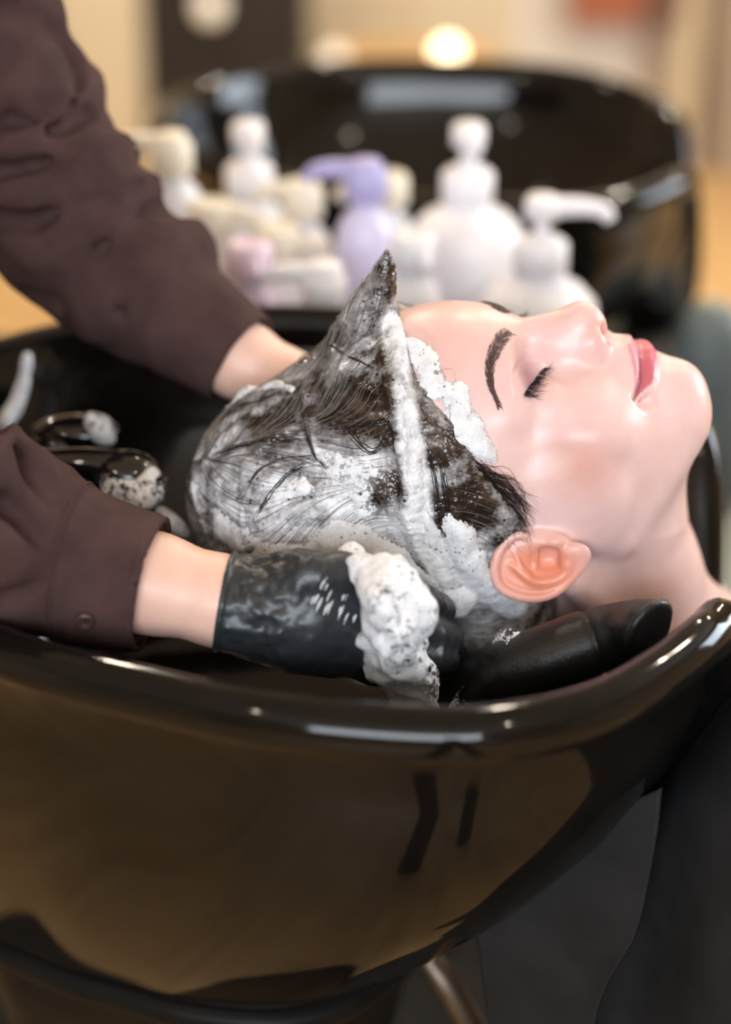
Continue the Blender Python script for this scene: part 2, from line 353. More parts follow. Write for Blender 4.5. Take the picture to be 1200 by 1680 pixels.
# ------------------------------------------------------------------ ledge with pump bottles between the basins
M_LEDGE = simple('black_laminate', (.008, .008, .009), 0.15)
lg = empty('ledge', (0, .47, 0), 'narrow black ledge between the two basins, carrying the bottles', 'ledge')
bevel(obj('top', *box((-.42, .36, .775), (.26, .60, .80)), M_LEDGE, lg, False), .004)
for x in (-.40, .20): obj('support', *box((x, .38, 0), (x + .04, .58, .775)), M_LEDGE, lg, False)
ZL = .80
M_WHITE = simple('white_plastic', srgb(236, 234, 238), 0.35, 0.02, Subsurface_Weight=0.1, Subsurface_Scale=0.01); M_LILAC = simple('lilac_plastic', srgb(172, 166, 212), 0.3, 0.05); M_PALEL = simple('pale_lilac', srgb(214, 208, 236), 0.3, 0.04)
M_WARMLIT = simple('warm_lit_plastic', srgb(240, 231, 212), 0.35, 0.03); M_PINK = simple('pale_pink', srgb(230, 205, 222), 0.35, 0.03)  # first one: white pump plastic tinted by warm light from above
def pump_bottle(px, y, w, ztop, zsh, label, noz=0.045, ang=0.0, mb=M_WHITE, mp=M_WHITE, base=ZL, cat='bottle', wcap=0.017):
    x = float(at(px, 400, y)[0]); t = empty('pump_bottle', (x, y, base), label, cat, 'pump bottles on the ledge')
    r = w / 2; o = np.array([x, y, 0])
    V, F = lathe([(.001, base), (r * .93, base), (r, base + .006), (r, zsh - .03), (r * .95, zsh - .016), (r * .72, zsh - .004), (r * .42, zsh + .004), (.015, zsh + .01), (.015, zsh + .014)], 40); obj('bottle_body', V + o, F, mb, t)
    V, F = lathe([(.0152, zsh + .008), (wcap, zsh + .009), (wcap, zsh + .03), (wcap * .8, zsh + .034), (.008, zsh + .035), (.008, ztop - .03), (.0055, ztop - .028), (.0055, ztop - .014)], 28); obj('collar', V + o, F, mp, t)
    hd = obj('pump_head', *join([tuple(lathe([(.001, ztop), (.011, ztop), (.0135, ztop - .003), (.0135, ztop - .016), (.010, ztop - .018), (.001, ztop - .018)], 24))]), mp, t); hd.location += Vector(o)
    pts = spline([(0, 0, -.009), (noz * .6, 0, -.008), (noz, 0, -.011), (noz + .006, 0, -.018)], 10); ca, sa = math.cos(ang), math.sin(ang)
    pts = np.stack([pts[:, 0] * ca, pts[:, 0] * sa, pts[:, 2]], 1) + o + (0, 0, ztop); V, F = tubes([(pts, np.linspace(.0085, .005, 10))], 12); obj('nozzle', V, F, mp, hd)
    return t
def Z(px, py, y): return float(at(px, py, y)[2])
pump_bottle(765, 0.535, 0.096, Z(765, 203, 0.535), Z(765, 345, 0.535), 'tallest white pump bottle, behind the others right of centre', 0.02, -1.4, wcap=.021)
pump_bottle(888, 0.43, 0.092, Z(888, 322, 0.43), Z(888, 462, 0.43), 'white pump bottle whose nozzle points right, above the nose', 0.045, 0.0, wcap=.021)
pump_bottle(680, 0.4, 0.045, Z(680, 388, 0.4), Z(680, 455, 0.4), 'short white pump bottle left of the tallest one', 0.018, -1.2)
pump_bottle(412, 0.56, 0.07, Z(412, 200, 0.56), Z(412, 335, 0.56), 'white pump bottle with tall slim neck left of the purple one', 0.02, -1.2, wcap=.02)
pump_bottle(288, 0.5, 0.052, Z(288, 218, 0.5), Z(288, 300, 0.5), 'leftmost white pump bottle beside the brown sleeve', 0.045, 3.0, mp=M_WARMLIT)
pump_bottle(532, 0.375, 0.066, Z(532, 430, 0.375), Z(532, 520, 0.375), 'low white pump bottle with wide T-shaped nozzle near the basin rim', 0.045, 3.1)
pump_bottle(497, 0.52, 0.05, Z(497, 296, 0.52), Z(497, 372, 0.52), 'small white pump bottle with top tinted by warm light, beside the slim-necked one', 0.03, 3.0, mp=M_WARMLIT)
pump_bottle(458, 0.45, 0.054, Z(458, 388, 0.45), Z(458, 440, 0.45), 'squat white pump bottle with pump tinted by warm light in the front left', 0.032, 0.3, mp=M_WARMLIT)
pump_bottle(348, 0.455, 0.04, Z(348, 332, 0.455), Z(348, 400, 0.455), 'small white bottle with pump tinted by warm light at the sleeve edge', 0.03, 0.0, mp=M_WARMLIT)
pump_bottle(636, 0.575, 0.045, Z(636, 292, 0.575), Z(636, 350, 0.575), 'pump bottle tinted by warm light, half hidden behind the tallest one', 0.035, 3.1, mp=M_WARMLIT)
pump_bottle(600, 0.465, 0.048, Z(600, 262, 0.465), Z(600, 345, 0.465), 'pale lilac bottle with purple pump in the middle', 0.04, 3.0, mb=M_PALEL, mp=M_LILAC)
pump_bottle(408, 0.385, 0.04, Z(408, 400, 0.385), Z(408, 470, 0.385), 'pale pink bottle at the front beside the T-shaped pump', 0.015, -1.3, mb=M_PINK, mp=M_PINK)
# ------------------------------------------------------------------ neck rest
m = MT('black_leather'); m.set(Base_Color=(.008, .0075, .007), Roughness=0.42); m.bump(m.noise(500, 4), 0.35, 0.0008); M_LEA = m.m
_np_ = spline([at(1066, 1030, -.092), at(1034, 1034, -.074), at(975, 1054, -.066), at(895, 1080, -.066), at(825, 1108, -.062), at(775, 1140, -.05)], 16) * 1000
def pad_sdf(P):
    q = P.copy(); rr = np.interp(np.linspace(0, 1, 16), [0, .15, .45, 1], [15, 15, 18, 17]); d = chain(q, _np_, rr); d = smin(d, chain(q, _np_[4:] + (-6, 34, -24), np.full(12, 14.5)), 30)
    ax = np.array([.62, -.76, -.18], np.float32); c = (P - _np_[0]) @ ax; d = smax(d, c - 2.0, 2.0)
    d = smin(d, np.sqrt((c + .5) ** 2 + (np.sqrt((((P - _np_[0]) - c[:, None] * ax) ** 2).sum(1)) - 15) ** 2) - 1.6, 1.5)
    g = np.abs((P - _np_[6]) @ np.array([.93, .1, .3], np.float32)); d += (1.8 * np.clip(1 - g / 2.2, 0, 1)).astype(np.float32)
    k = np.abs(d) < 8
    if k.any(): d[k] += (1.0 * fbm(P[k], .035, 2, 71)).astype(np.float32)
    return d.astype(np.float32)
_lo = _np_.min(0) - 28; _hi = _np_.max(0) + 28; _hi[1] += 62
V, F = mesher(pad_sdf, _lo, _hi, 2.0); nr = obj('neck_rest', V / 1000, F, M_LEA); tag(nr, 'soft black leather neck rest under the nape at the basin edge', 'neck rest')
# ------------------------------------------------------------------ hand shower and tap in the basin
M_GLB = simple('gloss_black', (.006, .006, .006), 0.08, Coat_Weight=0.5)
hs = empty('hand_shower', at(160, 780, .07), 'glossy black hand shower lying in the basin, tipped with foam', 'shower')
a = at(205, 775, .06); V = SPV * (.021, .017, .013) + a; obj('spray_head', V, SPF, M_GLB, hs)
V, F = tubes([(spline([a + (.01, 0, 0), a + (-.03, .004, .002), a + (-.08, .012, -.006), a + (-.14, .03, -.02)], 16), np.linspace(.012, .010, 16))], 16); obj('handle', V, F, M_GLB, hs)
tp = empty('tap', at(110, 705, .11), 'glossy black mixer tap lever behind the hand shower', 'tap')
b = at(125, 707, .12); V = SPV * (.027, .016, .010) + b; obj('lever', V, SPF, M_GLB, tp)
V, F = lathe([(.001, .0), (.016, .0), (.017, -.01), (.015, -.03), (.015, -.16)], 24); obj('tap_body', V + b + (-.01, 0, 0), F, M_GLB, tp)
# ------------------------------------------------------------------ the client: head frame (mm): u crown to chin, v out of the face, w towards the near ear
HO = atd(873, 800, 1.052); ROLL = math.radians(10)
HX = np.array([1.0, 0, 0]); HV = np.array([0, -math.sin(ROLL), math.cos(ROLL)]); HW = np.array([0, -math.cos(ROLL), -math.sin(ROLL)])
HM = np.stack([HX, HV, HW])
def h2w(P): return HO + (np.asarray(P, float) / 1000.0) @ HM
def w2h(P): return ((np.asarray(P, float) - HO) @ HM.T) * 1000.0
HELIX = spline([(4, 12, 73), (-8, 21, 72.5), (-18, 22, 73.5), (-26, 14, 77), (-29, 3, 82), (-25, -7, 86), (-14, -12, 88), (-2, -13, 88), (8, -10, 86.5), (16, -4, 83), (22, 3, 79.5)], 26)
HELIX_R = np.interp(np.linspace(0, 1, 26), [0, .12, .3, .6, .85, 1], [1.4, 2.3, 2.9, 3.1, 2.9, 3.2])
ANTI = spline([(15, 2, 81), (8, -3, 83.5), (-3, -4, 84.5), (-11, 0, 83.5), (-19, 6, 80)], 12)
def ear(P):
    d = ell_rot(P, (-3, 5, 78.5), (26, 19.5, 3.8))
    d = smax(d, -ell_rot(P, (-4, 6, 83), (21, 14.5, 4.2)), 2.0)
    d = smin(d, chain(P, HELIX, HELIX_R), 1.8)
    d = smin(d, chain(P, ANTI, np.interp(np.linspace(0, 1, 12), [0, .3, .7, 1], [2.6, 2.8, 2.6, 1.4])), 2.5)
    d = smin(d, chain(P, [(-8, -1.5, 83.5), (-14, 6, 80), (-17, 13, 76.5)], [2.0, 1.8, 1.0]), 2.0)
    d = smin(d, ell(P, (2, 7, 66), (20, 16, 12)), 5.0)
    d = smax(d, -ell_rot(P, (3, 9, 80.5), (11, 8.5, 8.2)), 3.0)
    d = smin(d, chain(P, [(-6, 17, 73.5), (-4, 10, 75), (-4, 3, 78)], [2.2, 2.0, 1.2]), 2.0)
    d = smin(d, ell(P, (19.5, 9, 76.5), (9.5, 10, 4.8)), 4.0)
    d = smin(d, ell(P, (8, 19, 73), (6, 3.5, 4.6)), 3.0)
    d = smin(d, ell(P, (14.5, 5, 79.5), (4, 4, 3.2)), 2.5)
    return d
_c, _s = math.cos(math.radians(26)), math.sin(math.radians(26))
EN = np.array([[1, 0, 0], [0, _c, -_s], [0, _s, _c]], np.float32)    # ear disc: rows are its axes
def ell_rot(P, c, r): return ell((P - np.asarray(c, np.float32)) @ EN.T, (0, 0, 0), r)
def head_base(P):
    d = ell(P, (-46, 18, 0), (88, 96.5, 72))
    d = smin(d, ell(P, (20, 36, 0), (62, 60, 60)), 14)
    d = smin(d, ell(P, (54, 46, 0), (33, 42, 36)), 12)
    d = smin(d, ell(P, (79, 58, 0), (15.5, 23.5, 19)), 13)
    d = smin(d, cap(P, (76, 50, 8), (44, 2, 44), 15, 13.5), 16)
    d = smin(d, cap(P, (68, 42, 0), (50, 2, 0), 20, 40), 12)
    d = smin(d, ell(P, (23, 64, 37), (25, 20, 22)), 14)
    d = smin(d, ell(P, (15, 25, 55), (30, 30, 13)), 14)
    d = smin(d, chain(P, [(31, 5, 0), (52, -60, 0), (76, -122, 0), (170, -215, 0)], [48, 49, 53, 70], 10), 14)
    d = smin(d, cap(P, (22, -28, 52), (90, -125, 22), 9, 9), 14)
    d = smin(d, cap(P, (70, -140, 0), (120, -190, 130), 50, 55), 40)
    # brow, socket, lid
    d = smin(d, chain(P, [(-22, 93, 7), (-23, 90, 22), (-21, 76, 42)], [10.5, 10.5, 9], 4), 10)
    d = smax(d, -ell(P, (-1, 102, 27), (13, 12.5, 18)), 9)
    d = smin(d, ell(P, (2.5, 75.5, 31), (12.5, 14.6, 15)), 3.5)
    # nose
    d = smin(d, chain(P, [(-17, 97, 0), (-2, 103, 0), (20, 108.5, 0)], [9.5, 8.6, 11], 3), 8)
    d = smin(d, ell(P, (16, 94, 6), (22, 17, 12)), 7)
    d = smin(d, ell(P, (21.8, 109, 0), (11, 11.5, 10.5)), 4)
    d = smin(d, ell(P, (26, 99, 11.5), (8.5, 11, 7)), 4)
    d = smin(d, cap(P, (29, 108, 0), (34, 95, 0), 4.6, 5), 4)
    d = smax(d, -ell(P, (33.3, 104.5, 6.3), (5, 6.5, 3.2)), 2.5)
    # mouth
    d = smin(d, ell(P, (44, 70, 0), (17, 27.5, 26)), 7)
    d = smax(d, -cap(P, (36, 101, 0), (45, 100.5, 0), 2.4, 3), 4)
    d = smax(d, -ell(P, (54, 80, 30), (4, 5, 3)), 6)
    return d
def march(sdf, o, d, n=90):
    o = np.asarray(o, float); d = np.asarray(d, float) / np.linalg.norm(d); t = 0.0
    for _ in range(n):
        s_ = float(sdf((o + d * t)[None].astype(np.float32))[0]); t += s_ * 0.8
        if abs(s_) < 0.02: break
        if t > 900: return None
    return o + d * t
def sym(f): return lambda P: f(np.concatenate([P[:, :2], np.abs(P[:, 2:])], 1))
_base = sym(head_base); CAML = w2h(CAM)
def hit(px, py, sdf=_base):       # where the line of sight through a pixel meets the head
    return march(sdf, CAML + w2h(HO + ray(px, py)) * 700 / np.linalg.norm(w2h(HO + ray(px, py))), w2h(HO + ray(px, py)))
def surf(u, w, sdf=_base): return march(sdf, (u, 140, w), (0, -1, 0))
def sink(p, k): n = np.array([0.1, 0.9, p[2] / 60.0]); n /= np.linalg.norm(n); return p - n * k
LC = hit(1040, 655)
print('corner', LC)
UP_LIP = spline([sink(surf(48.6, 0), 2.6), sink(surf(47.6, 5), 2.2), sink(surf(49.8, 0.6 * LC[2]), 2.0), sink(LC, 1.4)], 9); UP_R = np.interp(np.linspace(0, 1, 9), [0, .5, 1], [3.6, 3.2, 1.3])
LO_LIP = spline([sink(surf(58.6, 0), 2.2), sink(surf(58.2, 0.35 * LC[2]), 2.4), sink(surf(55.8, 0.7 * LC[2]), 2.4), sink(LC, 1.4)], 9); LO_R = np.interp(np.linspace(0, 1, 9), [0, .5, 1], [5.6, 4.8, 1.5])
SLIT = spline([surf(53.2, 0) + (0, 1.2, 0), surf(52.6, 0.3 * LC[2]) + (0, 1, 0), surf(52.8, 0.65 * LC[2]) + (0, .6, 0), LC], 10)
LASH = spline([hit(899, 601), hit(889, 610), hit(880, 622), hit(870, 636), hit(861, 650)], 10)
CREASE = spline([hit(882, 592), hit(862, 590), hit(848, 604), hit(842, 625), hit(848, 648)], 10)
_lc = np.mean(LASH, 0); EC = np.array([-2, 4, 77], np.float32)
def head_sdf(P0):
    P = np.concatenate([P0[:, :2], np.abs(P0[:, 2:])], 1)
    d = head_base(P)
    k = near(P, (57, 86, 12), 34)
    if k.any():
        Q = P[k]; q = d[k]
        q = smin(q, chain(Q, UP_LIP, UP_R), 1.6); q = smin(q, chain(Q, LO_LIP, LO_R), 1.8)
        d[k] = smax(q, -chain(Q, SLIT, np.full(10, 0.9)), 2.2)
    k = near(P, _lc, 30)
    if k.any():
        Q = P[k]; q = d[k]
        q = smax(q, -chain(Q, CREASE, np.full(10, 0.5)), 2.4)
        d[k] = smax(q, -chain(Q, LASH, np.full(10, 0.5)), 1.8)
    k = near(P, (0, 4, 78), 44)
    if k.any(): d[k] = smin(d[k], 0.9 * ear((P[k] - EC) / 0.9 + EC), 3.5)
    return d
import time; _t = time.time()
HV_, HF_ = mesher(head_sdf, (-140, -190, -102), (135, 126, 102), 1.1)
print('head', len(HV_), time.time() - _t)
def blob(P, c, r, soft=0.5):
    q = (P - np.asarray(c, float)) / np.asarray(r, float); d = np.sqrt((q * q).sum(1))
    return np.clip((1 - d) / soft, 0, 1)
def sstep(a, b, x): t = np.clip((x - a) / (b - a), 0, 1); return t * t * (3 - 2 * t)
def mixc(c, col, f): return c * (1 - f[:, None]) + np.array(col) * f[:, None]
Pm = HV_.astype(float).copy(); Pm[:, 2] = np.abs(Pm[:, 2]); Pf = Pm.astype(np.float32)
skin = np.tile(np.array(srgb(232, 196, 192)), (len(Pm), 1))
skin = mixc(skin, srgb(206, 138, 116), 0.62 * blob(Pm, hit(955, 765), (27, 27, 30), 1.0))      # cheek
skin = mixc(skin, srgb(222, 140, 125), 0.45 * blob(Pm, (30, 108, 4), (14, 16, 18), 0.9))      # nose tip and wings
skin = mixc(skin, srgb(230, 138, 104), 0.85 * blob(Pm, (-2, 2, 82), (36, 28, 18), 0.6))        # ear
skin = mixc(skin, srgb(226, 172, 160), 0.4 * blob(Pm, (-50, 100, 10), (40, 40, 50), 0.9))
lid = blob(Pm, (LASH.mean(0) + CREASE.mean(0)) / 2, (11, 14, 18), 0.8)
skin = mixc(skin, srgb(178, 126, 140), 0.7 * lid)
skin = mixc(skin, srgb(110, 84, 100), 0.55 * blob(Pm, LASH[7], (5, 7, 9), 1.0))
_w = np.array([0, .18, .4, .7, 1.0]) * LC[2]; _wl = np.minimum(Pm[:, 2], LC[2])
u_up = np.interp(_wl, _w, [47.4, 46.3, 47.4, 49.2, LC[0]]); u_sl = np.interp(_wl, _w, [53.4, 53.0, 52.6, 52.2, LC[0]]); u_lo = np.interp(_wl, _w, [63.2, 63.0, 62.0, 58.8, LC[0] + .3])
lip = sstep(-.5, .5, Pm[:, 0] - u_up) * sstep(.6, -.6, Pm[:, 0] - u_lo) * (Pm[:, 1] > 66) * (Pm[:, 2] < LC[2] + .5); low = sstep(-.6, .6, Pm[:, 0] - u_sl)
skin = mixc(skin, srgb(213, 146, 158), 0.9 * lip * (1 - low)); skin = mixc(skin, srgb(196, 88, 108), 0.9 * lip * low)
skin = mixc(skin, srgb(112, 30, 46), 0.8 * np.exp(-((Pm[:, 0] - u_sl) / .8) ** 2) * (Pm[:, 1] > 66) * (Pm[:, 2] < LC[2] + .8))
skin = mixc(skin, srgb(140, 80, 72), 0.5 * blob(HV_.astype(float), (40, -30, 60), (2.2, 2.2, 9), 0.8))  # small mole on the neck
_m = MT('client_skin')
_ca = _m.n('ShaderNodeVertexColor', layer_name='tint')
_mx = _m.n('ShaderNodeMix', data_type='RGBA', blend_type='MULTIPLY'); _mx.inputs[0].default_value = 1.0
_m.l(_ca.outputs[0], _mx.inputs[6]); _m.l(_m.ramp(_m.noise(60, 4), [(0.3, (0.93, 0.9, 0.88)), (0.7, (1, 1, 1))]), _mx.inputs[7])
_m.color(_mx.outputs[2])
_m.set(Roughness=0.35, Subsurface_Weight=0.18, Subsurface_Radius=(1.0, 0.35, 0.2), Subsurface_Scale=0.006, Specular_IOR_Level=0.45)
_m.bump(_m.noise(900, 3), 0.12, 0.0006)
M_SKIN = _m.m
client = empty('client', h2w((0, 0, 0)), 'person lying back with closed eyes, hair covered in shampoo foam, over the front basin', 'person')
bpy.context.view_layer.update()
body = obj('body', h2w(HV_), HF_, M_SKIN, client)
attr_col(body.data, 'tint', skin)

# brow and lash hairs
_h2 = sym(head_sdf)
def hair_mat(name, col, rough=0.35):
    m = MT(name); m.set(Base_Color=col, Roughness=rough); return m.m
M_BROW = hair_mat('brow_hair', srgb(88, 66, 62), 0.6); M_LASH = hair_mat('lash_hair', srgb(18, 14, 18), 0.4)
def mirror(paths): return paths + [(np.asarray(p) * (1, 1, -1), r) for p, r in paths]
bl = spline([hit(838, 541), hit(822, 556), hit(810, 580), hit(804, 605), hit(806, 632), hit(818, 664)], 40)
paths = []
for i in range(640):
    t = RNG.random() ** 0.9; k = min(int(t * 39), 38); wd_ = (1 - t) ** 0.6 * 9.0 + 1.2
    tg = bl[k + 1] - bl[k]; tg /= np.linalg.norm(tg); n = np.array([0.1, 0.9, bl[k][2] / 70.0]); n /= np.linalg.norm(n)
    sd = np.cross(tg, n); off = (RNG.random() - 0.5) * wd_
    p = bl[k] + sd * off; L = RNG.uniform(3.5, 6.5); dr = tg * 0.9 - np.sign(off + 1e-6) * sd * 0.35 + n * 0.12
    q = [p - n * 0.4, p + dr * L * 0.35 + n * 0.3, p + dr * L * 0.7 + n * 0.2, p + dr * L - n * 0.1]
    paths.append((np.array(q), np.array([0.11, 0.13, 0.10, 0.03])))
for p_ in (paths, mirror(paths)[len(paths):]): V, F = tubes(p_, 3); obj('eyebrow', h2w(V), F, M_BROW, client)
paths = []
lc = spline(LASH, 60)
for i in range(95):
    k = RNG.integers(4, 59); p = lc[k] + RNG.normal(0, 0.25, 3); f = k / 59.0
    n = np.array([0.1, 0.85, 0.5]); n /= np.linalg.norm(n); dr = np.array([1.0, -0.15, 0.05 + 0.75 * (f - 0.35)]); dr /= np.linalg.norm(dr)
    L = RNG.uniform(4.5, 8.5) * (0.6 + 0.5 * f); sp = RNG.normal(0, 0.22, 3)
    q = [p - dr * 0.5, p + dr * L * 0.35 - n * 0.1 + n * 0.6, p + (dr + sp) * L * 0.7 + n * 1.0, p + (dr + sp) * L + n * 2.6]
    paths.append((np.array(q), np.array([0.22, 0.15, 0.09, 0.03])))
for p_ in (paths, mirror(paths)[len(paths):]): V, F = tubes(p_, 3); obj('eyelashes', h2w(V), F, M_LASH, client)
# ------------------------------------------------------------------ wet hair under the foam
def hairline(v): return np.interp(v, [-80, -25, -6, 12, 25, 45, 80, 108], [28, 14, -20, -16, -8, -24, -52, -78])
def hair_base(P):
    d = smin(ell(P, (-52, 14, 0), (95, 105, 81)), ell(P, (-120, 0, 6), (78, 68, 70)), 22)
    d = smin(d, ell(P, (-22, -72, 40), (34, 44, 34)), 16)
    return smax(d, (P[:, 0] - hairline(P[:, 1]).astype(np.float32)) * 0.75, 9)
def hh(px, py):
    for k in range(40):               # a point just outside the outline slides in towards the middle of the mass
        p = hit(px + (540 - px) * k * 0.02, py + (760 - py) * k * 0.02, hair_base)
        if p is not None: return p
RIDGE = spline([hh(645, 530), hh(652, 580), hh(664, 650), hh(676, 730), hh(686, 810), hh(698, 880), hh(722, 940), hh(738, 985)], 22)
RJ = spline(np.random.default_rng(5).normal(0, .6, (9, 3)), 22)
TUFT = spline([(-100, 92, -6), (-92, 114, -5), (-86, 132, -6), (-84, 147, -8)], 8)
BACK = spline([hh(500, 640), hh(508, 690), hh(520, 740), hh(548, 775)], 8)
FOLDS = [spline([hh(*q) for q in pl], 10) for pl in (
    [(590, 560), (560, 600), (600, 640), (650, 660)], [(640, 640), (600, 690), (540, 690)], [(480, 700), (420, 740), (400, 800), (430, 860)],
    [(470, 640), (400, 690), (340, 760)], [(600, 760), (640, 830), (690, 900)], [(700, 690), (740, 760), (750, 850)],
    [(520, 760), (450, 780), (400, 840), (410, 900)], [(340, 720), (320, 800), (340, 870)])]
def hair_sdf(P):
    d = hair_base(P)
    q = np.stack([P[:, 0] * 0.35, P[:, 1], P[:, 2]], 1)
    d = smin(d, chain(P, RIDGE + 2.2 * RJ, np.linspace(4.0, 6.5, 22) + 1.3 * RJ[:, 0]), 5); d = smin(d, chain(P, RIDGE - (7, 1, -1), np.linspace(2.5, 3.0, 22)), 3)
    d = smin(d, chain(P, TUFT, [17, 15, 13, 11, 8.5, 6.5, 5, 3]), 8)
    d = smin(d, chain(P, BACK, np.full(8, 2.5)), 3)
    for f in FOLDS: d = smin(d, chain(P, f, np.full(10, 2.2)), 3.5)
    k = np.abs(d) < 14
    if k.any():
        Pk = P[k]; w = Pk + 9 * np.stack([noise(Pk, 0.03, 5), noise(Pk, 0.03, 6), noise(Pk, 0.03, 7)], 1)
        a = 2.6 * fbm(w, 0.045, 2, 3)
        st = np.stack([w[:, 0] * 0.16 + w[:, 1] * 0.05, w[:, 1], w[:, 2]], 1)
        d[k] = d[k] + (a + 0.55 * noise(st, 0.5, 9) + 0.35 * noise(st, 1.1, 11)).astype(np.float32)
    return d
_t = time.time()
RV, RF = mesher(hair_sdf, (-206, -125, -92), (40, 156, 96), 1.5, iters=1)
print('hair', len(RV), time.time() - _t)
def grad(sdf, P, e=1.0):
    P = np.asarray(P, np.float32); d = sdf(P)
    g = np.stack([sdf(P + np.eye(3, dtype=np.float32)[i] * e) - d for i in range(3)], 1)
    return g / np.maximum(np.linalg.norm(g, axis=1), 1e-6)[:, None]
# how much foam lies where, painted on the surface as blobs round points of it
WHITE = [(380, 850, 60, 1.0), (470, 880, 70, 1.0), (560, 830, 60, .9), (600, 760, 45, .7), (520, 760, 36, .6), (450, 800, 50, .7), (640, 860, 50, .5), (330, 800, 40, .6),
         (570, 900, 70, 1.0), (690, 600, 34, 1.0), (665, 545, 26, 1.0), (735, 650, 40, 1.0), (770, 920, 50, 1.0), (800, 970, 50, 1.0), (560, 600, 40, .45), (430, 650, 22, .5),
         (350, 690, 30, .7), (600, 560, 26, .4), (540, 560, 30, .35), (760, 780, 40, .15), (690, 840, 22, .8), (340, 900, 40, .9)]
DARK = [(575, 670, 62, 1.0), (440, 700, 55, .9), (630, 700, 40, .7), (770, 830, 60, 1.0), (700, 920, 30, .6), (340, 770, 20, .4), (650, 800, 30, .4), (605, 520, 24, .5), (740, 740, 40, .7), (560, 640, 40, .5)]
foam_a = np.full(len(RV), 0.2); Rv = RV.astype(float)
for px, py, r, s_ in WHITE: foam_a += s_ * 0.8 * blob(Rv, hh(px, py), (r / 2.8,) * 3, 1.0)
for px, py, r, s_ in DARK: foam_a -= s_ * 0.6 * blob(Rv, hh(px, py), (r / 2.6,) * 3, 1.0)
foam_a = np.clip(foam_a + (0.8 + 0.4 * noise(Rv, .06, 61)) * sstep(5, 0, chain(RV, RIDGE + (0, 1, 2), np.full(22, 3.0))) , -0.6, 1.1)
_m = MT('lathered_hair')
_a = _m.n('ShaderNodeAttribute', attribute_name='foam')
_n1 = _m.noise(28, 6, 0.62); _n2 = _m.noise(120, 5, 0.7); _n3 = _m.noise(90, 4, 0.6, stretch=(0.25, 1, 1))
def _math(m, op, a, b=None, c=None):
    n = m.n('ShaderNodeMath', operation=op)
    for i, x in enumerate((a, b, c)):
        if x is None: continue
        if isinstance(x, (int, float)): n.inputs[i].default_value = x
        else: m.l(x, n.inputs[i])
    return n.outputs[0]
_f = _math(_m, 'MULTIPLY_ADD', _n1, 1.7, _math(_m, 'MULTIPLY_ADD', _n2, 0.9, _math(_m, 'MULTIPLY_ADD', _n3, 1.0, -1.75)))
_f = _math(_m, 'ADD', _f, _a.outputs['Fac'])
_vor = _m.n('ShaderNodeTexVoronoi'); _vor.inputs['Scale'].default_value = 420
_tc = _m.n('ShaderNodeTexCoord'); _m.l(_tc.outputs['Object'], _vor.inputs['Vector'])
_vb = _m.n('ShaderNodeTexVoronoi'); _vb.inputs['Scale'].default_value = 190; _m.l(_tc.outputs['Object'], _vb.inputs['Vector'])
_spk = _m.ramp(_vb.outputs['Distance'], [(0.10, (0.45, 0.45, 0.45)), (0.2, (0, 0, 0))])
_f = _math(_m, 'SUBTRACT', _f, _spk)
FOAMFAC = _m.ramp(_f, [(-0.0, (0, 0, 0)), (0.22, (0.3,) * 3), (0.75, (1, 1, 1))])
_hc = _m.ramp(_n3, [(0.3, srgb(26, 20, 18)), (0.55, srgb(58, 44, 36)), (0.75, srgb(98, 80, 64))])
_mx = _m.n('ShaderNodeMix', data_type='RGBA'); _m.l(FOAMFAC, _mx.inputs[0]); _m.l(_hc, _mx.inputs[6])
_m.l(_m.ramp(_n2, [(0.3, srgb(190, 188, 192)), (0.6, srgb(240, 240, 243))]), _mx.inputs[7])
_m.color(_mx.outputs[2])
_m.l(_m.ramp(FOAMFAC, [(0.1, (0.22,) * 3), (0.8, (0.6,) * 3)]), _m.b.inputs['Roughness'])
_m.bump(_math(_m, 'ADD', _math(_m, 'MULTIPLY', _vor.outputs['Distance'], 0.6), _math(_m, 'MULTIPLY', _n3, 1.2)), 0.5, 0.0016)
M_HAIR = _m.m
hair = obj('hair', h2w(RV), RF, M_HAIR, client); attr(hair.data, 'foam', foam_a)
# loose strands combed over the wet mass
M_STRAND = hair_mat('wet_strand', srgb(58, 47, 42), 0.3)
def flow(P):
    a = 1.1 * noise(P, 0.022, 31) + 0.5 * noise(P, 0.05, 33); b = 1.2 * noise(P, 0.022, 37)
    return np.stack([-1.0 + 0 * a, -0.15 + 1.5 * a, 0.1 + 1.5 * b], 1)
vis = RV[(grad(hair_sdf, RV) @ (CAML / np.linalg.norm(CAML)).astype(np.float32)) > -0.1]
seeds = vis[RNG.integers(0, len(vis), 3400)].astype(float)
seg = []; P = seeds.copy(); step = RNG.uniform(1.6, 3.6, len(P))
for i in range(13):
    n = grad(hair_base, P); dd = hair_sdf(P.astype(np.float32)); P = P - n * (dd - 0.35)[:, None]
    seg.append(P.copy()); f = flow(P); f -= n * (f * n).sum(1)[:, None]; f /= np.maximum(np.linalg.norm(f, axis=1), 1e-6)[:, None]
    P = P + f * step[:, None]
S = np.stack(seg, 1); S = S[(S[:, :, 0] < hairline(S[:, :, 1]) - 1).all(1)]
rr = np.sin(np.linspace(0.15, 3.0, 13)) ** 0.5
S = S[(chain(S.reshape(-1, 3).astype(np.float32), RIDGE, np.full(22, 9.0)).reshape(S.shape[:2]) > 0).all(1)]
paths = [(s_, rr * RNG.uniform(0.06, 0.15)) for s_ in S]
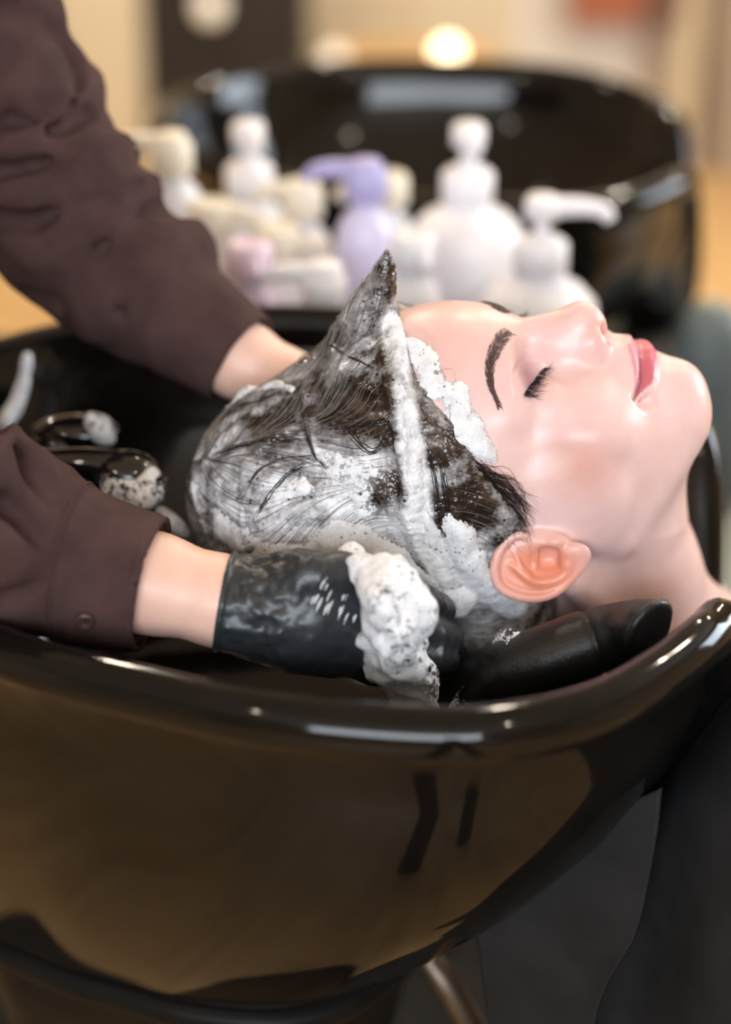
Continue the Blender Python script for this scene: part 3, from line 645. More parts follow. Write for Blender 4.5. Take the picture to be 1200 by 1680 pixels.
# the curved locks that stand out in the lather
LOCKS = [[(612, 600), (560, 575), (545, 545)], [(497, 640), (500, 700), (515, 745), (540, 768)], [(540, 690), (620, 690), (660, 670)], [(352, 700), (420, 660), (500, 640)],
         [(330, 760), (400, 730), (490, 718)], [(408, 860), (410, 800), (450, 760), (520, 750)], [(330, 830), (310, 770), (335, 720)],          [(345, 860), (310, 810), (312, 780)], [(420, 850), (460, 790), (500, 760)], [(600, 620), (640, 660), (650, 700)],
         [(565, 700), (610, 740), (640, 700)], [(700, 720), (715, 800), (718, 860)], [(726, 760), (735, 830), (735, 890)]]
for lk in LOCKS:
    base = spline([hh(*q) for q in lk], 22)
    for j in range(9):
        q = base + RNG.normal(0, 1.0, 3) + np.cumsum(RNG.normal(0, 0.12, (22, 3)), 0)
        n = grad(hair_sdf, q); q = q - n * (hair_sdf(q.astype(np.float32)) - 0.5)[:, None]
        paths.append((q, np.sin(np.linspace(0.2, 3.0, 22)) ** 0.5 * RNG.uniform(0.16, 0.32)))
# fine hairs on the temple, sideburn and forehead edge
def wisp(a, b, c, n, jit, rad):
    for j in range(n):
        k = [np.array(x) + RNG.normal(0, jit, 2) for x in (a, b, c)]
        q = [hit(*x, _h2) for x in k]
        if any(x is None for x in q): continue
        nn = grad(_h2, np.array(q)); q = spline(np.array(q) + nn * np.array([[2.5], [1.6], [0.6]]), 9)
        paths.append((q, np.linspace(rad, rad * 0.25, 9)))
wisp((780, 770), (830, 795), (868, 838), 120, 10, 0.18); wisp((790, 790), (835, 830), (862, 872), 130, 11, 0.18); wisp((760, 800), (805, 840), (830, 885), 130, 13, 0.19)
wisp((750, 760), (790, 780), (825, 790), 80, 11, 0.15); wisp((735, 700), (750, 735), (775, 760), 30, 12, 0.12); wisp((780, 850), (800, 875), (815, 900), 40, 10, 0.16); wisp((700, 610), (730, 620), (745, 650), 8, 10, 0.1)
V, F = tubes(paths[1::2] + paths[len(S)::2], 3); obj('loose_strands', h2w(V), F, M_STRAND, hair)
V, F = tubes(paths[0:len(S):2], 3); obj('foamy_strands', h2w(V), F, hair_mat('foamy_strand', srgb(148, 140, 134), 0.45), hair)
# ------------------------------------------------------------------ foam
def foam_material(name, scale=800):
    m = MT(name); tc = m.n('ShaderNodeTexCoord'); v = m.n('ShaderNodeTexVoronoi'); v.inputs['Scale'].default_value = scale; m.l(tc.outputs['Object'], v.inputs['Vector'])
    v2 = m.n('ShaderNodeTexVoronoi'); v2.inputs['Scale'].default_value = scale * 0.4; m.l(tc.outputs['Object'], v2.inputs['Vector'])
    n = m.noise(70, 5, 0.65)
    f = _math(m, 'ADD', m.ramp(v2.outputs['Distance'], [(0.08, (0.5,) * 3), (0.2, (0,) * 3)]), m.ramp(n, [(0.25, (0.45,) * 3), (0.45, (0,) * 3)]))
    m.color(m.ramp(f, [(0.0, srgb(242, 242, 245)), (0.55, srgb(170, 168, 172)), (0.9, srgb(80, 76, 76))]))
    m.set(Roughness=0.5, Subsurface_Weight=0.15, Subsurface_Radius=(1.0, 1.0, 1.0), Subsurface_Scale=0.004)
    m.bump(_math(m, 'ADD', v.outputs['Distance'], _math(m, 'MULTIPLY', n, 0.5)), 0.35, 0.0012); return m.m
def foam_material2(name):
    """white lather: fine bubble grain, dark little windows where bubbles burst, lacy where the layer runs thin (attribute 'thick')"""
    m = MT(name); tc = m.n('ShaderNodeTexCoord'); C = tc.outputs['Object']
    def vor(sc, rnd=1.0):
        v = m.n('ShaderNodeTexVoronoi'); v.inputs['Scale'].default_value = sc; v.inputs['Randomness'].default_value = rnd; m.l(C, v.inputs['Vector']); return v
    v1, v2, v3 = vor(1100), vor(520), vor(240); n = m.noise(45, 4, 0.6); n2 = m.noise(210, 4, 0.6)
    rnd = m.n('ShaderNodeSeparateColor'); m.l(v3.outputs['Color'], rnd.inputs[0])
    hole3 = _math(m, 'LESS_THAN', v3.outputs['Distance'], _math(m, 'MULTIPLY', m.ramp(rnd.outputs[0], [(0.6, (0,) * 3), (1.0, (.42,) * 3)]), m.ramp(n, [(0.42, (0,) * 3), (0.62, (1,) * 3)])))
    rnd2 = m.n('ShaderNodeSeparateColor'); m.l(v2.outputs['Color'], rnd2.inputs[0])
    hole2 = _math(m, 'LESS_THAN', v2.outputs['Distance'], _math(m, 'MULTIPLY', m.ramp(rnd2.outputs[0], [(0.62, (0,) * 3), (1.0, (.4,) * 3)]), m.ramp(n, [(0.38, (0.1,) * 3), (0.6, (1,) * 3)])))
    hole = _math(m, 'MAXIMUM', hole2, hole3)
    base = m.ramp(n2, [(0.3, srgb(208, 208, 213)), (0.6, srgb(234, 234, 237))])
    mx = m.n('ShaderNodeMix', data_type='RGBA'); m.l(_math(m, 'MULTIPLY', hole, 0.7), mx.inputs[0]); m.l(base, mx.inputs[6]); mx.inputs[7].default_value = (*srgb(96, 90, 86), 1); m.color(mx.outputs[2])
    m.l(_math(m, 'MULTIPLY_ADD', hole, -0.35, 0.5), m.b.inputs['Roughness'])
    m.set(Subsurface_Weight=0.12, Subsurface_Radius=(1.0, 1.0, 1.0), Subsurface_Scale=0.004)
    m.bump(_math(m, 'ADD', v1.outputs['Distance'], _math(m, 'ADD', _math(m, 'MULTIPLY', v2.outputs['Distance'], 0.8), _math(m, 'MULTIPLY', n2, 1.0))), 0.3, 0.0012)
    a = m.n('ShaderNodeAttribute', attribute_name='thick')
    al = m.ramp(_math(m, 'ADD', a.outputs['Fac'], _math(m, 'ADD', _math(m, 'MULTIPLY_ADD', n2, 1.3, -0.65), _math(m, 'MULTIPLY_ADD', v2.outputs['Distance'], -0.5, 0.2))), [(0.28, (0,) * 3), (0.5, (1,) * 3)])
    m.l(al, m.b.inputs['Alpha']); return m.m
M_FOAM = foam_material2('foam')
_hs = lambda P: np.minimum(hair_sdf(P), _h2(P))
def fh(px, py, k=0.0):
    p = hit(px, py, _hs)
    if p is None: p = hh(px, py)
    n = grad(_hs, p[None])[0]; return p + n * k
FCH = [  # foam: (points of the surface, half width, thickness in mm)
    ([fh(640, 480), fh(640, 505), fh(656, 545), fh(690, 590), fh(726, 630), fh(748, 672), fh(775, 715), fh(800, 745)], [4, 8, 11, 14, 15, 13, 9, 4], 4.0),
    ([fh(655, 560), fh(664, 640), fh(676, 740), fh(688, 830), fh(708, 900), fh(730, 950), fh(738, 985)], [2, 4, 4.5, 6, 8, 11, 10], 4.5),
    ([fh(745, 870), fh(765, 915), fh(800, 965), fh(838, 992)], [9, 15, 14, 9], 7.0),
    ([fh(560, 895), fh(600, 910), fh(650, 935), fh(700, 965), fh(745, 990)], [12, 17, 20, 20, 14], 10.0),
    ([fh(345, 850), fh(390, 885), fh(450, 905), fh(520, 905)], [12, 14, 14, 12], 4.0), ([fh(350, 655), fh(390, 635), fh(440, 632), fh(480, 640)], [3, 5, 5, 3], 5.0),
    ([fh(560, 760), fh(600, 780), fh(600, 830)], [10, 14, 10], 3.0), ([fh(440, 830), fh(500, 810)], [12, 12], 2.4), ([fh(545, 575), fh(575, 545)], [5, 4], 3.0)]
def _thick(P):
    w = P + 4 * np.stack([noise(P, 0.09, 51), noise(P, 0.09, 52), noise(P, 0.09, 53)], 1); t = np.full(len(P), -3.0)
    for pts, rs, th in FCH:
        q = spline(pts, 12); r = np.interp(np.linspace(0, 1, 12), np.linspace(0, 1, len(rs)), rs)
        e = chain(w.astype(np.float32), q, r * 0.25) / (0.75 * np.mean(r)); t = np.maximum(t, th * (1.0 - np.clip(e, 0, 3) ** 1.6) )
    f = fbm(P, 0.1, 3, 41); return t + 2.4 * f + 0.25 * noise(P, 0.45, 44) - 0.6
def foam_sdf(P):
    d = smin(hair_base(P), _base(P), 3) + 1.0
    k = np.abs(d) < 22; o = np.maximum(d, 5.0)
    if k.any(): o[k] = d[k] - np.minimum(_thick(P[k]), 16).astype(np.float32)
    return o.astype(np.float32)
_t = time.time()
V, F = mesher(foam_sdf, (-180, -90, -30), (30, 150, 110), 1.2, iters=1)
print('foam', len(V), time.time() - _t)
foam = obj('shampoo_foam', h2w(V), F, M_FOAM); attr(foam.data, 'thick', np.clip((smin(hair_base(V), _base(V), 3) + 1.0) / 3.6, 0, 1)); tag(foam, 'white shampoo foam lying along the hairline and on the lathered hair', 'foam', kind='stuff')
# bubbles: thin clear shells
_m = MT('bubble_film'); _nt = _m.t
_gl = _m.n('ShaderNodeBsdfGlossy'); _gl.inputs['Roughness'].default_value = 0.02; _tr = _m.n('ShaderNodeBsdfTransparent')
_fr = _m.n('ShaderNodeLayerWeight'); _fr.inputs['Blend'].default_value = 0.35
_ms = _m.n('ShaderNodeMixShader'); _m.l(_m.ramp(_fr.outputs['Facing'], [(0.0, (0.08,) * 3), (1.0, (0.75,) * 3)]), _ms.inputs[0]); _m.l(_tr.outputs[0], _ms.inputs[1]); _m.l(_gl.outputs[0], _ms.inputs[2])
_m.l(_ms.outputs[0], _nt.nodes['Material Output'].inputs['Surface']); M_BUB = _m.m
_bs = bmesh.new(); bmesh.ops.create_icosphere(_bs, subdivisions=2, radius=1.0); _bs.verts.ensure_lookup_table()
BBV = np.array([v.co for v in _bs.verts]); BBF = np.array([[v.index for v in f.verts] for f in _bs.faces]); _bs.free()
bub = []
cand = vis[RNG.integers(0, len(vis), 1100)]; gn = grad(hair_sdf, cand)
for p, n in zip(cand, gn):
    if p[0] > hairline(p[1]) - 3: continue
    r = 0.4 + 1.2 * RNG.random() ** 5; bub.append((BBV * r + p + n * r * 0.4, BBF))
bub.append((BBV * 4.2 + fh(508, 598, 3), BBF)); bub.append((BBV * 2.6 + fh(520, 590, 2), BBF))
V, F = join(bub); o = obj('bubbles', h2w(V), F, M_BUB, foam); tag(o, kind='stuff')
# ------------------------------------------------------------------ the stylist
M1 = lambda *a: at(*a) * 1000
# far arm and near arm in px, depth y, radius in px
def arm_pts(L):
    P = []; R = []
    for px, py, y, r in L: p = at(px, py, y); P.append(p * 1000); R.append(r * ((p - CAM) @ FWD) / FPX * 1000)
    return np.array(P, np.float32), np.array(R, np.float32)
FAR = [(-120, -340, .20, 150), (-45, -100, .21, 124), (-8, 60, .215, 112), (10, 170, .21, 132), (58, 300, .20, 152), (150, 400, .185, 132), (250, 490, .165, 110), (325, 540, .15, 92), (392, 588, .135, 74)]
NEAR = [(-330, 720, -.12, 170), (-180, 800, -.10, 150), (-60, 860, -.085, 150), (40, 895, -.078, 140), (120, 925, -.076, 122), (190, 945, -.078, 112), (243, 957, -.081, 104)]
FP, FR = arm_pts(FAR); NP_, NR = arm_pts(NEAR)
TOR = np.array([(-640, 40, 950), (-630, 40, 1150), (-600, 40, 1330)], np.float32)
SHN = np.array((-560, -140, 1330), np.float32); SHF = np.array((-500, 240, 1370), np.float32)
FOLD_F = [([(0, 285), (90, 268), (205, 232)], -6), ([(0, 355), (70, 358), (160, 285)], -6), ([(165, 405), (240, 350), (322, 345)], -5), ([(205, 505), (290, 440), (330, 425)], -4), ([(20, 200), (90, 215), (140, 190)], -5), ([(110, 80), (125, 130), (110, 180)], -4),
          ([(0, 315), (90, 300), (190, 255)], 4), ([(60, 420), (160, 370), (240, 310)], 5), ([(140, 500), (230, 420), (320, 380)], 4), ([(10, 20), (70, 40), (100, 60)], -4), ([(60, 480), (110, 500), (130, 560)], -5)]
FOLD_N = [([(0, 720), (60, 790), (125, 850)], -7), ([(0, 830), (50, 880), (108, 912)], -8), ([(20, 720), (70, 775), (130, 830)], 6), ([(0, 880), (60, 930), (110, 945)], 5), ([(10, 985), (60, 960), (100, 945)], -5), ([(140, 985), (180, 975), (220, 990)], -2)]
def onarm(px, py, P, R):          # the nearest arm surface under a pixel: a point of the arm's own depth
    d = ray(px, py); t = np.linspace(.6, 1.6, 400); q = (CAM + d * t[:, None]) * 1000; s = chain(q.astype(np.float32), P, R); i = np.argmax(s < 0) if (s < 0).any() else np.argmin(s)
    return q[i]
FOLDS3 = [(np.array([onarm(*q, FP, FR) for q in pl]), a) for pl, a in FOLD_F] + [(np.array([onarm(*q, NP_, NR) for q in pl]), a) for pl, a in FOLD_N]
def arms(P, k): return np.minimum(chain(P, FP, FR, k), chain(P, NP_, NR, k))
def shirt_base(P):
    d = chain(P, FP, FR, 12); d = np.minimum(d, chain(P, NP_, NR, 12))
    t = chain(P, TOR, [150, 155, 130], 40)
    t = smin(t, chain(P, [TOR[2], SHN, NP_[0]], [95, 82, NR[0]], 30), 50); t = smin(t, chain(P, [TOR[2], SHF, FP[0]], [95, 82, FR[0]], 30), 50)
    return smin(d, t, 25)
def shirt_sdf(P):
    d = shirt_base(P); k = np.abs(d) < 22
    if k.any():
        Q = P[k]; e = d[k]
        for pl, a in FOLDS3:
            dd = np.maximum(chain(Q, spline(pl, 8).astype(np.float32), np.full(8, 0.0)), 0); e = e - a * (2.2 * np.exp(-(dd / (6.0 if a < 0 else 10.0)) ** 2))
        st = Q + 25 * np.stack([noise(Q, .012, 91), noise(Q, .012, 92), noise(Q, .012, 93)], 1)
        for Pp, Rr, sc in ((FP, FR, 1.0), (NP_, NR, 0.7)):
            ax = (Pp[-1] - Pp[3]) / np.linalg.norm(Pp[-1] - Pp[3]); s_ = Q @ ax; nr = noise(np.stack([s_ * .030, Q[:, 2] * .009, Q[:, 0] * .007], 1) + .35 * np.stack([noise(Q, .02, 96)] * 3, 1), 1.0, 97)
            on = chain(Q, Pp, Rr, 12) < 14; e = e - on * sc * 10.0 * (1 - np.abs(nr)) ** 4 + on * sc * 1.5
        e = e + 6.0 * fbm(st * (0.7, 1, 1), .022, 3, 90); dn = 1.0
        for Pp in (FP, NP_):
            ax = (Pp[-1] - Pp[-2]) / np.linalg.norm(Pp[-1] - Pp[-2]); c = (Q - Pp[-1]) @ ax; nr_ = ((Q - Pp[-1]) ** 2).sum(1) < 130 ** 2; dn = dn * np.where(nr_, sstep(-36, -62, c) , 1)
            e = e + np.where(nr_, 4.5 * np.exp(-((c + 43) / 3.5) ** 2), 0)
        d[k] = (d[k] + (e - d[k]) * dn + 2.0 * (1 - dn)).astype(np.float32)
    # open ends: the sleeves stop at the cuffs
    for p0, p1 in ((FP[-2], FP[-1]), (NP_[-2], NP_[-1])):
        n = (p1 - p0) / np.linalg.norm(p1 - p0); c = (P - p1) @ n; far = ((P - p1) ** 2).sum(1) > 130 ** 2
        d = np.where(far, d, np.maximum(d, c))
    return d.astype(np.float32)
def sl_hollow(P):                 # the arm's room inside the sleeve near the cuff
    d = shirt_sdf(P)
    for Pp, Rr in ((FP, FR), (NP_, NR)):
        n = (Pp[-1] - Pp[-2]) / np.linalg.norm(Pp[-1] - Pp[-2]); inner = cap(P, Pp[-1] - n * 45, Pp[-1] + n * 60, Rr[-1] - 4, Rr[-1] - 4); d = smax(d, -inner, 1.5)
    return d
_t = time.time()
SV, SF = mesher(sl_hollow, (-810, -330, 800), (40, 340, 1440), 3.8, m=6, iters=1)
print('shirt', len(SV), time.time() - _t)
m = MT('brown_cotton'); _tc = m.n('ShaderNodeTexCoord')
_wv = m.noise(1400, 2, 0.5); m.color(m.ramp(m.noise(35, 5, 0.6), [(0.3, srgb(58, 42, 41)), (0.7, srgb(77, 56, 54))])); m.set(Roughness=0.85, Specular_IOR_Level=0.15); m.bump(_math(m, 'ADD', _wv, m.noise(60, 4)), 0.25, 0.0012); M_SHIRT = m.m
stylist = empty('stylist', (-.64, .04, 0), 'person in a brown shirt and black gloves reaching in from the left, washing hair', 'person')
shirt = obj('shirt', SV / 1000, SF, M_SHIRT, stylist)
# cuff of the near sleeve: a doubled band with seam and button
def make_cuff(Pp, Rr):
    nd = (Pp[-1] - Pp[-2]) / np.linalg.norm(Pp[-1] - Pp[-2])
    def cuff_sdf(P):
        base = cap(P, Pp[-1] - nd * 42, Pp[-1] + nd * 20, Rr[-1] + 8.5, Rr[-1] + 0.5); c = (P - Pp[-1]) @ nd
        inn = cap(P, Pp[-1] - nd * 42, Pp[-1] + nd * 20, Rr[-1] + 4.5, Rr[-1] - 2.0); d = smax(base, -inn, 1.0); d = smax(d, c - 2.5, 1.2); d = smax(d, -c - 39, 1.2)
        for s0, wd_, dp in ((34, 1.2, 1.2), (-0.6, .9, .8), (31, .9, .6)): d = d + dp * np.clip(1 - np.abs(c + s0) / wd_, 0, 1)
        k = np.abs(d) < 8
        if k.any(): d[k] += (1.3 * fbm(P[k], .035, 2, 95)).astype(np.float32)
        return d.astype(np.float32)
    V, F = mesher(cuff_sdf, Pp[-1] - 75, Pp[-1] + 75, 1.5, iters=1); return obj('cuff', V / 1000, F, M_SHIRT, shirt)
cuff = make_cuff(NP_, NR); make_cuff(FP, FR)
_nd = (NP_[-1] - NP_[-2]) / np.linalg.norm(NP_[-1] - NP_[-2]); _e1 = np.cross(_nd, (0, 0, 1)); _e1 /= np.linalg.norm(_e1); _e2 = np.cross(_nd, _e1); _th = np.linspace(0, 2 * math.pi, 61)
for c0, r0 in ((-39, 1.0), (-36.6, .5), (-2.4, .45)):      # stitched seams round the cuff
    O_ = NP_[-1] + _nd * c0; dr_ = np.cos(_th)[:, None] * _e1 + np.sin(_th)[:, None] * _e2; rad = np.full(61, 70.0)
    for _ in range(40):
        q_ = (O_ + dr_ * rad[:, None]).astype(np.float32); nd_ = cap(q_, NP_[-1] - _nd * 42, NP_[-1] + _nd * 20, NR[-1] + 8.5, NR[-1] + .5); rad -= 0.6 * np.clip(np.minimum(sl_hollow(q_), nd_ if c0 > -38 else nd_ + 4), -3, 6)
    V, F = tubes([((O_ + dr_ * rad[:, None]) / 1000, r0 / 1000)], 8); obj('seam', V, F, M_SHIRT, cuff)
bp = onarm(140, 1018, NP_, NR + 4.6) / 1000; M_BUT = simple('brown_button', srgb(66, 46, 45), 0.35)
V, F = lathe([(.0005, .0012), (.0022, .0012), (.0032, .0022), (.0045, .0022), (.0052, .001), (.0052, -.001)], 24); vd = CAM - bp; nb = np.array([0.05, -0.86, -0.2]); nb /= np.linalg.norm(nb)
_rot = np.array(Vector((0, 0, 1)).rotation_difference(Vector(nb)).to_matrix()); obj('button', V @ _rot.T + bp, F, M_BUT, shirt)
# the body: arms, hands, trunk, neck and head as one figure
WR_N = M1(365, 985, -.088); WR_F = M1(470, 625, .118)
skel_n, rn = arm_pts([(-330, 720, -.12, 120), (-60, 860, -.085, 108), (120, 925, -.076, 92), (250, 957, -.081, 80), (365, 987, -.088, 72), (430, 1000, -.09, 66)])
skel_f, rf = arm_pts([(-120, -340, .20, 70), (-45, -100, .21, 80), (10, 170, .21, 90), (58, 300, .20, 95), (250, 490, .165, 80), (392, 588, .135, 62), (470, 632, .122, 56), (540, 668, .11, 56)])
HD = np.array((-560, 40, 1640), np.float32)
def s_head(P):                    # the stylist's head looks down to the right
    a = math.radians(35); fx = np.array([math.cos(a), 0, -math.sin(a)]); ux = np.array([-math.sin(a), 0, -math.cos(a)]); wx = np.array([0, 1.0, 0])
    q = (P - HD) @ np.stack([ux, fx, wx], 1).astype(np.float32); far = (q ** 2).sum(1) > 190 ** 2; o = np.sqrt((q ** 2).sum(1)) - 90
    if (~far).any(): o[~far] = np.maximum(head_sdf(q[~far].astype(np.float32)), cap(q[~far].astype(np.float32), (-40, 20, 0), (60, 10, 0), 128, 105))
    return o.astype(np.float32)
def hand_far(P):
    d = chain(P, [M1(540, 668, .11), M1(590, 690, .10)], [22, 24])
    for q in ([(590, 660, .10), (650, 640, .09), (700, 650, .08)], [(600, 690, .10), (670, 690, .09), (720, 700, .08)], [(595, 715, .10), (660, 730, .09), (700, 745, .08)], [(585, 735, .10), (640, 760, .09), (670, 780, .08)], [(550, 640, .105), (580, 610, .095), (615, 600, .085)]):
        d = smin(d, chain(P, [M1(*x) for x in q], [9.5, 8.5, 7]), 4)
    return d
HP = [M1(430, 1000, -.09), M1(500, 1005, -.088), M1(560, 1015, -.085)]
FING = [([(555, 970, -.082), (625, 968, -.075), (690, 985, -.055), (725, 1000, -.035)], [10, 9, 8.2, 7]), ([(565, 1005, -.088), (645, 1020, -.082), (705, 1040, -.062), (738, 1050, -.04)], [10, 9.2, 8.4, 7.2]),
        ([(560, 1040, -.088), (640, 1062, -.084), (700, 1078, -.07), (732, 1086, -.05)], [9.8, 9, 8.2, 7]), ([(545, 1066, -.085), (610, 1096, -.08), (660, 1110, -.07), (692, 1112, -.055)], [9, 8, 7.2, 6.2]),
        ([(440, 968, -.095), (510, 945, -.098), (575, 938, -.09), (622, 940, -.08)], [12, 11, 9.5, 8])]
def hand_near(P):
    d = chain(P, HP, [23, 27, 24], 8); d = smin(d, chain(P, [M1(470, 1025, -.088), M1(550, 1050, -.086)], [20, 18]), 10); d = smin(d, chain(P, [M1(470, 975, -.085), M1(550, 985, -.082)], [20, 18]), 10)
    for q, r in FING: d = smin(d, chain(P, [M1(*x) for x in q], r), 5)
    return d
def sbody(P):
    d = chain(P, skel_n, rn, 8); d = smin(d, hand_near(P) + 3.0, 6); f = smin(chain(P, skel_f, rf, 8), hand_far(P), 6); d = np.minimum(d, f)
    t = chain(P, TOR, [130, 135, 105], 40); t = smin(t, chain(P, [TOR[2], SHN, skel_n[0]], [70, 58, rn[0]], 20), 30); t = smin(t, chain(P, [TOR[2], SHF, skel_f[0]], [70, 58, rf[0]], 20), 30)
    t = smin(t, cap(P, TOR[2], HD + (0, 0, -60), 58, 50), 30); t = smin(t, s_head(P), 12); return smin(d, t, 14)
m = MT('stylist_skin'); m.color(m.ramp(m.noise(40, 4), [(0.3, srgb(222, 178, 160)), (0.7, srgb(230, 190, 172))])); m.set(Roughness=0.45, Subsurface_Weight=0.15, Subsurface_Radius=(1.0, .35, .2), Subsurface_Scale=.006); m.bump(m.noise(900, 3), .1, .0006)
_t = time.time(); V, F = mesher(sbody, (-800, -300, 780), (170, 330, 1790), 4.2, m=6, iters=2); print('stylist', len(V), time.time() - _t)
obj('body', V / 1000, F, m.m, stylist)
# hair cap of the stylist
a = math.radians(35); fx = np.array([math.cos(a), 0, -math.sin(a)]); ux = np.array([-math.sin(a), 0, -math.cos(a)])
V = SPV * np.array([.098, .100, .082]); V = V[:, 0:1] * ux + (V[:, 1:2]) * fx + V[:, 2:3] * np.array([0, 1.0, 0]) + HD / 1000 + ux * -.056 + fx * .004 * 0 - fx * .012; obj('hair', V, SPF, hair_mat('brown_hair', srgb(60, 42, 34), .5), stylist)
# black glove
def glove_sdf(P):
    d = hand_near(P) - 0.8; w = cap(P, skel_n[4], skel_n[5], rn[4] + 2.6, rn[5] + 2.2); d = smin(d, w, 4); ax = (skel_n[5] - skel_n[4]) / np.linalg.norm(skel_n[5] - skel_n[4]); c = (P - skel_n[4]) @ ax
    k = np.abs(d) < 9
    if k.any():
        Q = P[k]; wgt = np.clip(1.25 - (c[k]) / 60.0, 0.35, 1) * sstep(0, 9, c[k]); st = Q + 8 * np.stack([noise(Q, .03, 101), noise(Q, .03, 102), noise(Q, .03, 103)], 1)
        d[k] += (wgt * (3.2 * (np.abs(noise(st * (.6, 1, 1), .08, 104)) - .4) + 1.5 * noise(st, .17, 105) + 0.7 * noise(st, .34, 106))).astype(np.float32)
    c = c - 1.6 * noise(P, .03, 99); rim = np.sqrt((c - 1.2) ** 2 + d ** 2) - 1.5; d = smax(d, -c, 1.0)
    return np.minimum(d, rim).astype(np.float32)
_all = np.array([M1(*x) for q, r in FING for x in q] + HP + [skel_n[4]])
V, F = mesher(glove_sdf, _all.min(0) - 45, _all.max(0) + 35, 1.5, iters=1)
m = MT('black_nitrile'); m.set(Base_Color=(.022, .025, .029), Roughness=0.36, Specular_IOR_Level=.5); m.bump(m.noise(420, 4), 0.2, 0.0008); M_GLV = m.m
obj('glove', V / 1000, F, M_GLV, stylist)
# ------------------------------------------------------------------ foam on glove and fittings, basin highlights as lumps
def foam_lump(name, pts, rs, label, h=1.3, amp=3.0, seed=60, cover=1.15):
    Q = spline(np.asarray(pts) * 1000, 14); r = np.interp(np.linspace(0, 1, 14), np.linspace(0, 1, len(rs)), rs)
    def f(P):
        P = P.astype(np.float32); d = chain(P, Q, r, 3); k = np.abs(d) < 14
        if k.any(): d[k] += (amp * (fbm(P[k], .06, 2, seed) * 1.2 + 0.1 * noise(P[k], .28, seed + 5))).astype(np.float32)
        return d
    V, F = mesher(f, Q.min(0) - max(rs) - 8, Q.max(0) + max(rs) + 8, h, iters=1)
    o = obj(name, V / 1000, F, M_FOAM); attr(o.data, 'thick', np.clip(cover + 0.5 * fbm(V, .05, 2, seed + 9) - 0.5 * sstep(0.6, 1.0, chain(V, Q, r * 0 + 0.01) / (1.25 * r.mean())), 0, 1)); return tag(o, label, 'foam', kind='stuff') if label else o
g = foam_lump('glove_foam', [at(585, 915, -.085), at(625, 950, -.105), at(650, 1000, -.115), at(648, 1060, -.105), at(668, 1105, -.09), at(690, 1160, -.08)], [8, 14, 16, 14, 13, 8], 'thick white foam hanging over the black gloved hand', amp=8)
g2 = foam_lump('nape_foam', [at(850, 1055, -.06), at(820, 1085, -.065), at(800, 1125, -.07), at(760, 1165, -.07)], [5, 8, 8, 5], 'thin foam streaks on the neck rest under the nape', amp=7, seed=66, cover=.62)
g3 = foam_lump('shower_foam', [at(175, 800, .045), at(205, 812, .04), at(238, 805, .045), at(245, 780, .05)], [5, 8, 8, 5], 'white foam clinging to the hand shower', amp=6, seed=72, cover=.9)
g4 = foam_lump('tap_foam', [at(150, 690, .105), at(172, 705, .105), at(182, 722, .105)], [3, 5, 3], 'small foam blob on the tap lever', amp=4, seed=75, cover=.9)
g5 = foam_lump('highlight_streak', [at(45, 585, .21), at(38, 630, .20), at(22, 670, .19), at(5, 695, .18)], [2, 3, 4, 6], 'narrow white streak standing for a highlight on the left basin wall', amp=2, seed=78)  # highlight on the basin wall, built as a white lump
g6 = foam_lump('highlight_smear', [at(262, 838, .05), at(285, 858, .04), at(305, 875, .04)], [2, 3, 2], 'bright smear standing for a wet reflection between sleeve and hair', amp=2, seed=81)  # bright reflection in the wet basin, modelled as a small lump

# runs of foam across the back of the glove
Q_ = []
_ss = lambda P: glove_sdf((P * 1.0).astype(np.float32))
def on_glove(px, py):
    d = ray(px, py); t = np.linspace(.7, 1.1, 300); q = ((CAM + d * t[:, None]) * 1000).astype(np.float32); s_ = _ss(q); i = int(np.argmax(s_ < 0)) if (s_ < 0).any() else int(np.argmin(s_)); return q[i].astype(float)
for i in range(26):
    x = RNG.uniform(520, 592); y = RNG.uniform(935, 1000) + (x - 520) * .15; L = RNG.uniform(12, 34); pl = [on_glove(x, y), on_glove(x - L * .25, y + L * .5), on_glove(x - L * .4, y + L)]
    Q_.append((spline(pl, 8) / 1000, np.array([.3, .7, .9, .8, .7, .6, .4, .15]) / 1000 * RNG.uniform(.6, 1.3)))
V, F = tubes(Q_, 6); o = obj('foam_runs', V, F, simple('foam_runs', srgb(205, 208, 214), .4), g); tag(o, kind='stuff')
# ------------------------------------------------------------------ the client's dark gown, chair and things at the right
m = MT('gown_cloth'); m.color(m.ramp(m.noise(40, 4), [(0.3, srgb(22, 23, 25)), (0.7, srgb(31, 32, 34))])); m.set(Roughness=0.75, Specular_IOR_Level=.25); m.bump(_math(m, 'ADD', m.noise(1500, 2), m.noise(50, 3)), .2, .0008); M_GOWN = m.m
def sheet(name, rows, nu, nv, amp, seed, parent, th=.0025):
    G = np.array([[at(*p) for p in r] for r in rows])
    G = np.stack([spline(G[:, j], nv) for j in range(G.shape[1])], 1); G = np.stack([spline(G[i], nu) for i in range(nv)], 0)
    V = G.reshape(-1, 3); V = V + np.array([0.2, -1, 0.2]) * (amp * fbm(V * (1.0, 1, .5), 14, 3, seed))[:, None]
    o = obj(name, V, grid_faces(nv, nu), M_GOWN, parent); s_ = o.modifiers.new('thick', 'SOLIDIFY'); s_.thickness = th; s_.offset = 0; return o
